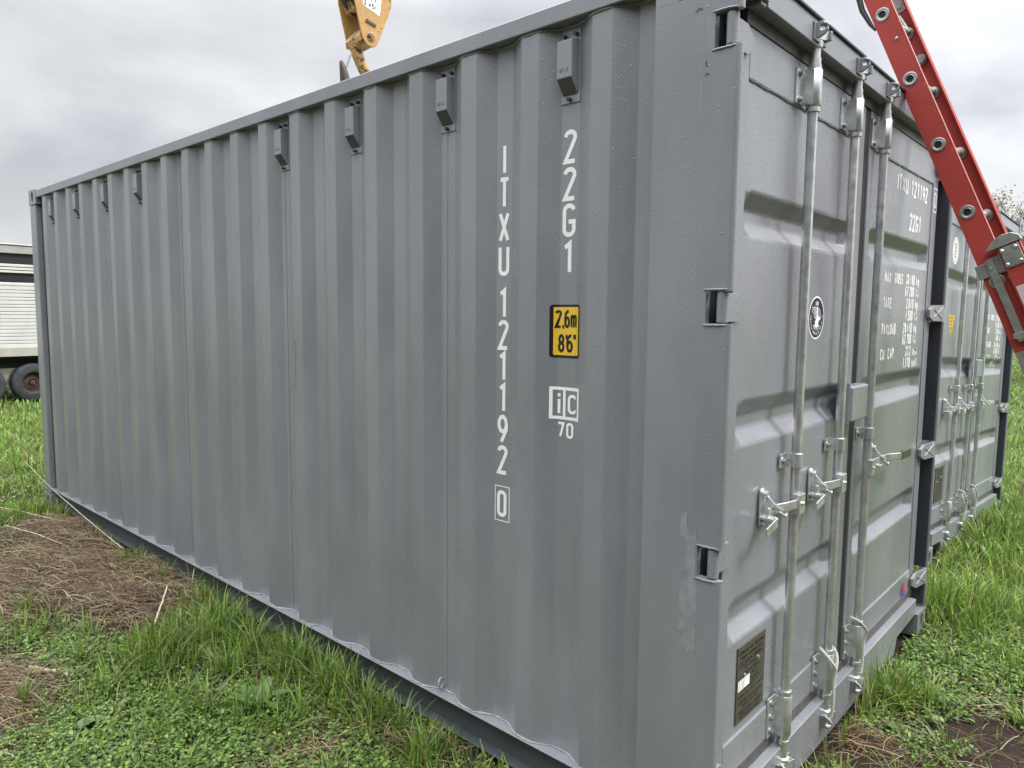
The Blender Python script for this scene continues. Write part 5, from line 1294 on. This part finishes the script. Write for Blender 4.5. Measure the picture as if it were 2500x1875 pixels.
pale = ('pale', (.52, .45, .34)); br = ('brown', (.20, .13, .08))
stick([(-4.25,-.03,.04), (-4.9,-.05,.13), (-5.6,-.06,.22), (-6.40,-.04,.32)], .0030, pale, 'dry_stalk', 'long pale dry stalk leaning across the far foot of the container', 'stalk')
stick([(-2.72,-.47,.03), (-2.9,-.34,.09), (-3.08,-.22,.15)], .006, pale, 'dry_stalk', 'split pale stalk leaning up at the edge of the straw', 'stalk')
stick([(-2.45,-.68,.03), (-2.55,-.60,.06), (-2.72,-.55,.08), (-2.92,-.46,.10)], .0038, br, 'stick', 'thin curved brown twig lying on the straw')
stick([(-2.82,-.93,.04), (-2.70,-.87,.045), (-2.57,-.80,.04)], .010, pale, 'stick', 'short thick weathered stick half buried in the leaves')
stick([(-5.2,-.12,.06), (-5.6,-.30,.10), (-6.1,-.52,.12)], .0035, pale, 'dry_stalk', 'thin pale stalk lying in the grass beyond the straw', 'stalk')
stick([(-4.5,-.28,.06), (-4.9,-.36,.08), (-5.35,-.45,.07)], .0038, pale, 'dry_stalk', 'pale bent stalk on top of the upper straw', 'stalk')
stick([(-2.2,-1.15,.05), (-2.12,-1.02,.03), (-2.0,-.93,.03)], .005, ('rust', (.14,.05,.03)), 'stick', 'dark reddish twig near the bottom left corner')

# ------------------------------------------------------------------ livestock trailer
def trailer():
    W0 = Vector((-15.62, 2.40, -0.18)); v = Vector((W0.x-CAM.x, W0.y-CAM.y, 0)).normalized(); rt = Vector((v.y, -v.x, 0))
    U = (rt*math.cos(R(20))+v*math.sin(R(20))).normalized(); B = Vector((-U.y, U.x, 0))
    if B.dot(v) < 0: B = -B
    root = empty('livestock_trailer', W0, 'white slatted livestock trailer parked in the grass behind the container', 'trailer')
    ang = math.atan2(U.y, U.x); root.rotation_euler = (0, 0, ang)
    sB = 1 if Vector((-math.sin(ang), math.cos(ang), 0)).dot(B) > 0 else -1      # local +y is B*sB
    x0, x1, D = -6.0, 3.4, 2.3*sB
    def bx(mb, a0, a1, b0, b1, c0, c1): mb.box(a0, a1, min(b0*sB, b1*sB), max(b0*sB, b1*sB), c0, c1)
    O_ = .18
    w = MB(); z = .91+O_; i = 0
    while z < 2.12+O_:
        hgt = .060 if i % 2 else .078
        bx(w, x0, x1, .0, .018, z, z+hgt-.014); bx(w, x0, x1, .012, .020, z+hgt-.0142, z+hgt-.0002); z += hgt; i += 1
    w.build('slat_wall', TRAIL, root, bevel=.006)
    w = MB()
    for a, b in ((2.335, 2.385), (2.39, 2.445), (2.45, 2.51)): bx(w, x0, x1, 0, .02, a+O_, b-.010+O_)
    w.build('slat_wall', TRAIL, root, bevel=.005)
    w = MB(); bx(w, x0, x1, -.01, .05, 2.70+O_, 2.855+O_); bx(w, x0, x1, -.03, 2.35, 2.856+O_, 2.88+O_); w.build('roof', TRAILB2, root, bevel=.012)
    w = MB(); bx(w, x0, x1, -.035, .05, .735+O_, .908+O_); w.build('rub_rail', TRAILB, root, bevel=.008)
    w = MB(); bx(w, x0+.2, x1-.2, .25, 2.0, .50+O_, .72+O_); w.build('chassis', DARK, root)
    w = MB(); bx(w, x0, x1, .06, 2.3, .68+O_, .725+O_); w.build('deck', DARK, root)
    w = MB(); bx(w, x0, x1, 2.26, 2.30, .74+O_, 2.85+O_); w.build('back_wall', TRAILB, root)
    for xx in (x0, x1):
        w = MB(); bx(w, xx-.03, xx+.03, .021, 2.25, .74+O_, 2.85+O_); w.build('end_wall', TRAILB, root)
    for xx in np.arange(x0+.3, x1, 1.25):
        w = MB(); bx(w, xx-.03, xx+.03, .03, .07, .75+O_, 2.85+O_); w.build('post', DARK, root)
    w = MB(); bx(w, x0, x1, .045, .06, 2.51+O_, 2.70+O_); bx(w, x0, x1, .045, .06, 2.16+O_, 2.335+O_); w.build('slot_shade', BLKT, root)  # black sheets paint in the interior shade behind the open slots
    w = MB(); bx(w, -.50, -.06, .025, .044, 2.17+O_, 2.27+O_); w.build('slide_panel', DARK, root)
    w = MB(); bx(w, -1.7, 1.7, .26, .30, .18+O_, .50+O_); w.build('skirt', TRAILB, root)
    for k, xx in enumerate((0.02, -.83, .85)):
        wh = MB(); cz = .385
        wh.lathe((xx, .24*sB, cz), (0, -sB, 0), [(0,.20),(0,.33),(.02,.37),(.05,.385),(.16,.385),(.19,.37),(.21,.33),(.205,.22),(.18,.205)], 40, False)
        t_ = wh.build('tyre', TYRE, None)
        rm = MB(); rm.lathe((xx, .24*sB, cz), (0, -sB, 0), [(.10,.01),(.10,.06),(.13,.08),(.13,.10),(.10,.14),(.10,.185),(.195,.205),(.20,.215),(.10,.214)], 36, False)
        r_ = rm.build('rim', RUST, None)
        hub = MB(); hub.lathe((xx, .12*sB, cz), (0, -sB, 0), [(0,.055),(.03,.05),(.035,.02)], 16)
        for q in range(6):
            an = q*math.pi/3; hub.cyl((xx+.085*math.cos(an), .115*sB, cz+.085*math.sin(an)), (xx+.085*math.cos(an), .09*sB, cz+.085*math.sin(an)), .011, 6)
        h_ = hub.build('hub', RUST, None)
        we = bpy.data.objects.new('wheel', None); COL.objects.link(we); we.parent = root
        for o in (t_, r_, h_): o.parent = we
TRAILB2 = simple('trailer_roof_edge', (0.34, 0.34, 0.33), 0.45, metal=0.2, var=0.1, vscale=4)
BLKT = simple('slot_shade_black', (.01,.01,.012), .5)
trailer()

# ------------------------------------------------------------------ trees and shrubs beyond the containers
BARK = simple('bark', (.13, .10, .075), .85, var=.3, vscale=12, bump=.6, bscale=30)
def tree(x, y, H, rad, seed, label, pal, blossom=True, group='budding trees beyond the containers', cat='tree', kind='blossom_tree', nleaf=9000):
    rs = np.random.default_rng(seed); z = float(gh(x, y)); root = empty(kind, (x, y, z), label, cat, group)
    tk = MB(); tips = []
    def grow(p, d, l, r, lev):
        n = 4; pts = [p]; q = p
        for i in range(n):
            d = (d+Vector(rs.normal(0, .13, 3))+Vector((0, 0, .05))).normalized(); q = q+d*l/n; pts.append(q)
        tk.tube(pts, [r*(1-.45*i/n) for i in range(n+1)], 7 if lev < 2 else 4)
        if lev >= 2: tips.extend(pts[2:])
        if lev < 4:
            for _ in range(3 if lev else 6):
                a = rs.uniform(0, 2*math.pi); sp_ = rs.uniform(.45, .95)
                side = Vector((math.cos(a), math.sin(a), 0)); side = (side-d*side.dot(d)).normalized()
                grow(pts[rs.integers(2, n+1)], (d*math.cos(sp_)+side*math.sin(sp_)).normalized(), l*rs.uniform(.55, .8), r*.55, lev+1)
    grow(Vector((0,0,0)), Vector((0,0,1)), H*.36, H*.022, 0)
    tk.build('trunk', BARK, root)
    tp = np.array([tuple(t) for t in tips]); 
    c = tp[rs.integers(0, len(tp), nleaf)]+rs.normal(0, .13*rad/2, (nleaf, 3))
    s = rs.uniform(.016, .042, nleaf)*H/6*(1.5 if kind == 'shrub' else 1)
    a = rs.normal(size=(nleaf, 3)); a /= np.linalg.norm(a, axis=1)[:, None]; b = np.cross(a, rs.normal(size=(nleaf, 3))); b /= np.linalg.norm(b, axis=1)[:, None]
    V = np.stack([c-a*s[:, None], c-b*s[:, None]*.6, c+a*s[:, None], c+b*s[:, None]*.6], 1).reshape(-1, 3)
    f = np.arange(nleaf)[:, None]*4+np.array([0,1,2,3]); p = np.array(pal); cl = p[rs.integers(0, len(p), nleaf)]*rs.uniform(.8, 1.2, (nleaf, 1))
    o = np_mesh('crown', V, [f], [LEAFM], np.repeat(cl, 4, axis=0)); o.parent = root
BP = [(.34,.32,.25),(.46,.42,.38),(.22,.21,.12),(.52,.48,.45),(.15,.14,.08),(.36,.33,.27)]
tree(-3.35, 24.2, 7.0, 2.2, 11, 'pale budding tree just right of the ladder, the lower and nearer one', BP)
tree(-1.9, 24.8, 7.8, 2.4, 12, 'taller pale budding tree cut by the right edge of the photo', BP)
tree(-5.6, 27.5, 6.3, 2.4, 13, 'pale budding tree standing behind the ladder', BP)
tree(1.4, 26.5, 6.6, 2.6, 14, 'pale budding tree beyond the right edge', BP)
tree(-9.5, 29, 6.5, 2.6, 15, 'pale budding tree hidden behind the second container', BP)
SPL = [(.07,.12,.025),(.10,.15,.03),(.14,.17,.05),(.05,.09,.02)]
for i, (x, y, h, r) in enumerate([(-4.2, 33, 2.0, 1.8), (-1.6, 34, 1.8, 1.8), (1.5, 33.5, 2.1, 1.9)]):
    tree(x, y, h, r, 30+i, ['low green shrub on the field edge seen under the ladder', 'low green shrub on the field edge at the right border', 'low green shrub beyond the right border'][i], SPL, cat='shrub', kind='shrub', group='low shrubs on the field edge', nleaf=2500)

# ------------------------------------------------------------------ unseen treeline added behind the viewpoint as a dark band for wet paint reflections
def added_treeline():
    n = 11000; t = rng.uniform(R(-108), R(22), n); rr = rng.uniform(15, 21, n); top = 9.5+2.5*vnoise(np.degrees(t), t*0, 9, 77)
    z = rng.random(n)**.8*top; c = np.stack([C0[0]+rr*np.cos(t), C0[1]+rr*np.sin(t), z], -1)
    s_ = rng.uniform(.25, .75, n)[:, None]; a = rng.normal(size=(n, 3)); a /= np.linalg.norm(a, axis=1)[:, None]; b = np.cross(a, rng.normal(size=(n, 3))); b /= np.linalg.norm(b, axis=1)[:, None]
    V = np.stack([c-a*s_, c-b*s_*.7, c+a*s_, c+b*s_*.7], 1).reshape(-1, 3); f = np.arange(n)[:, None]*4+np.array([0,1,2,3])
    o = np_mesh('added_treeline', V, [f], [LEAFM], np.repeat(pick([(.05,.08,.02),(.07,.09,.03),(.09,.08,.05)], n), 4, axis=0)); tag(o, 'unseen leafy treeline added behind the viewpoint to darken reflections in the wet paint', 'added_treeline', kind='stuff')
added_treeline()
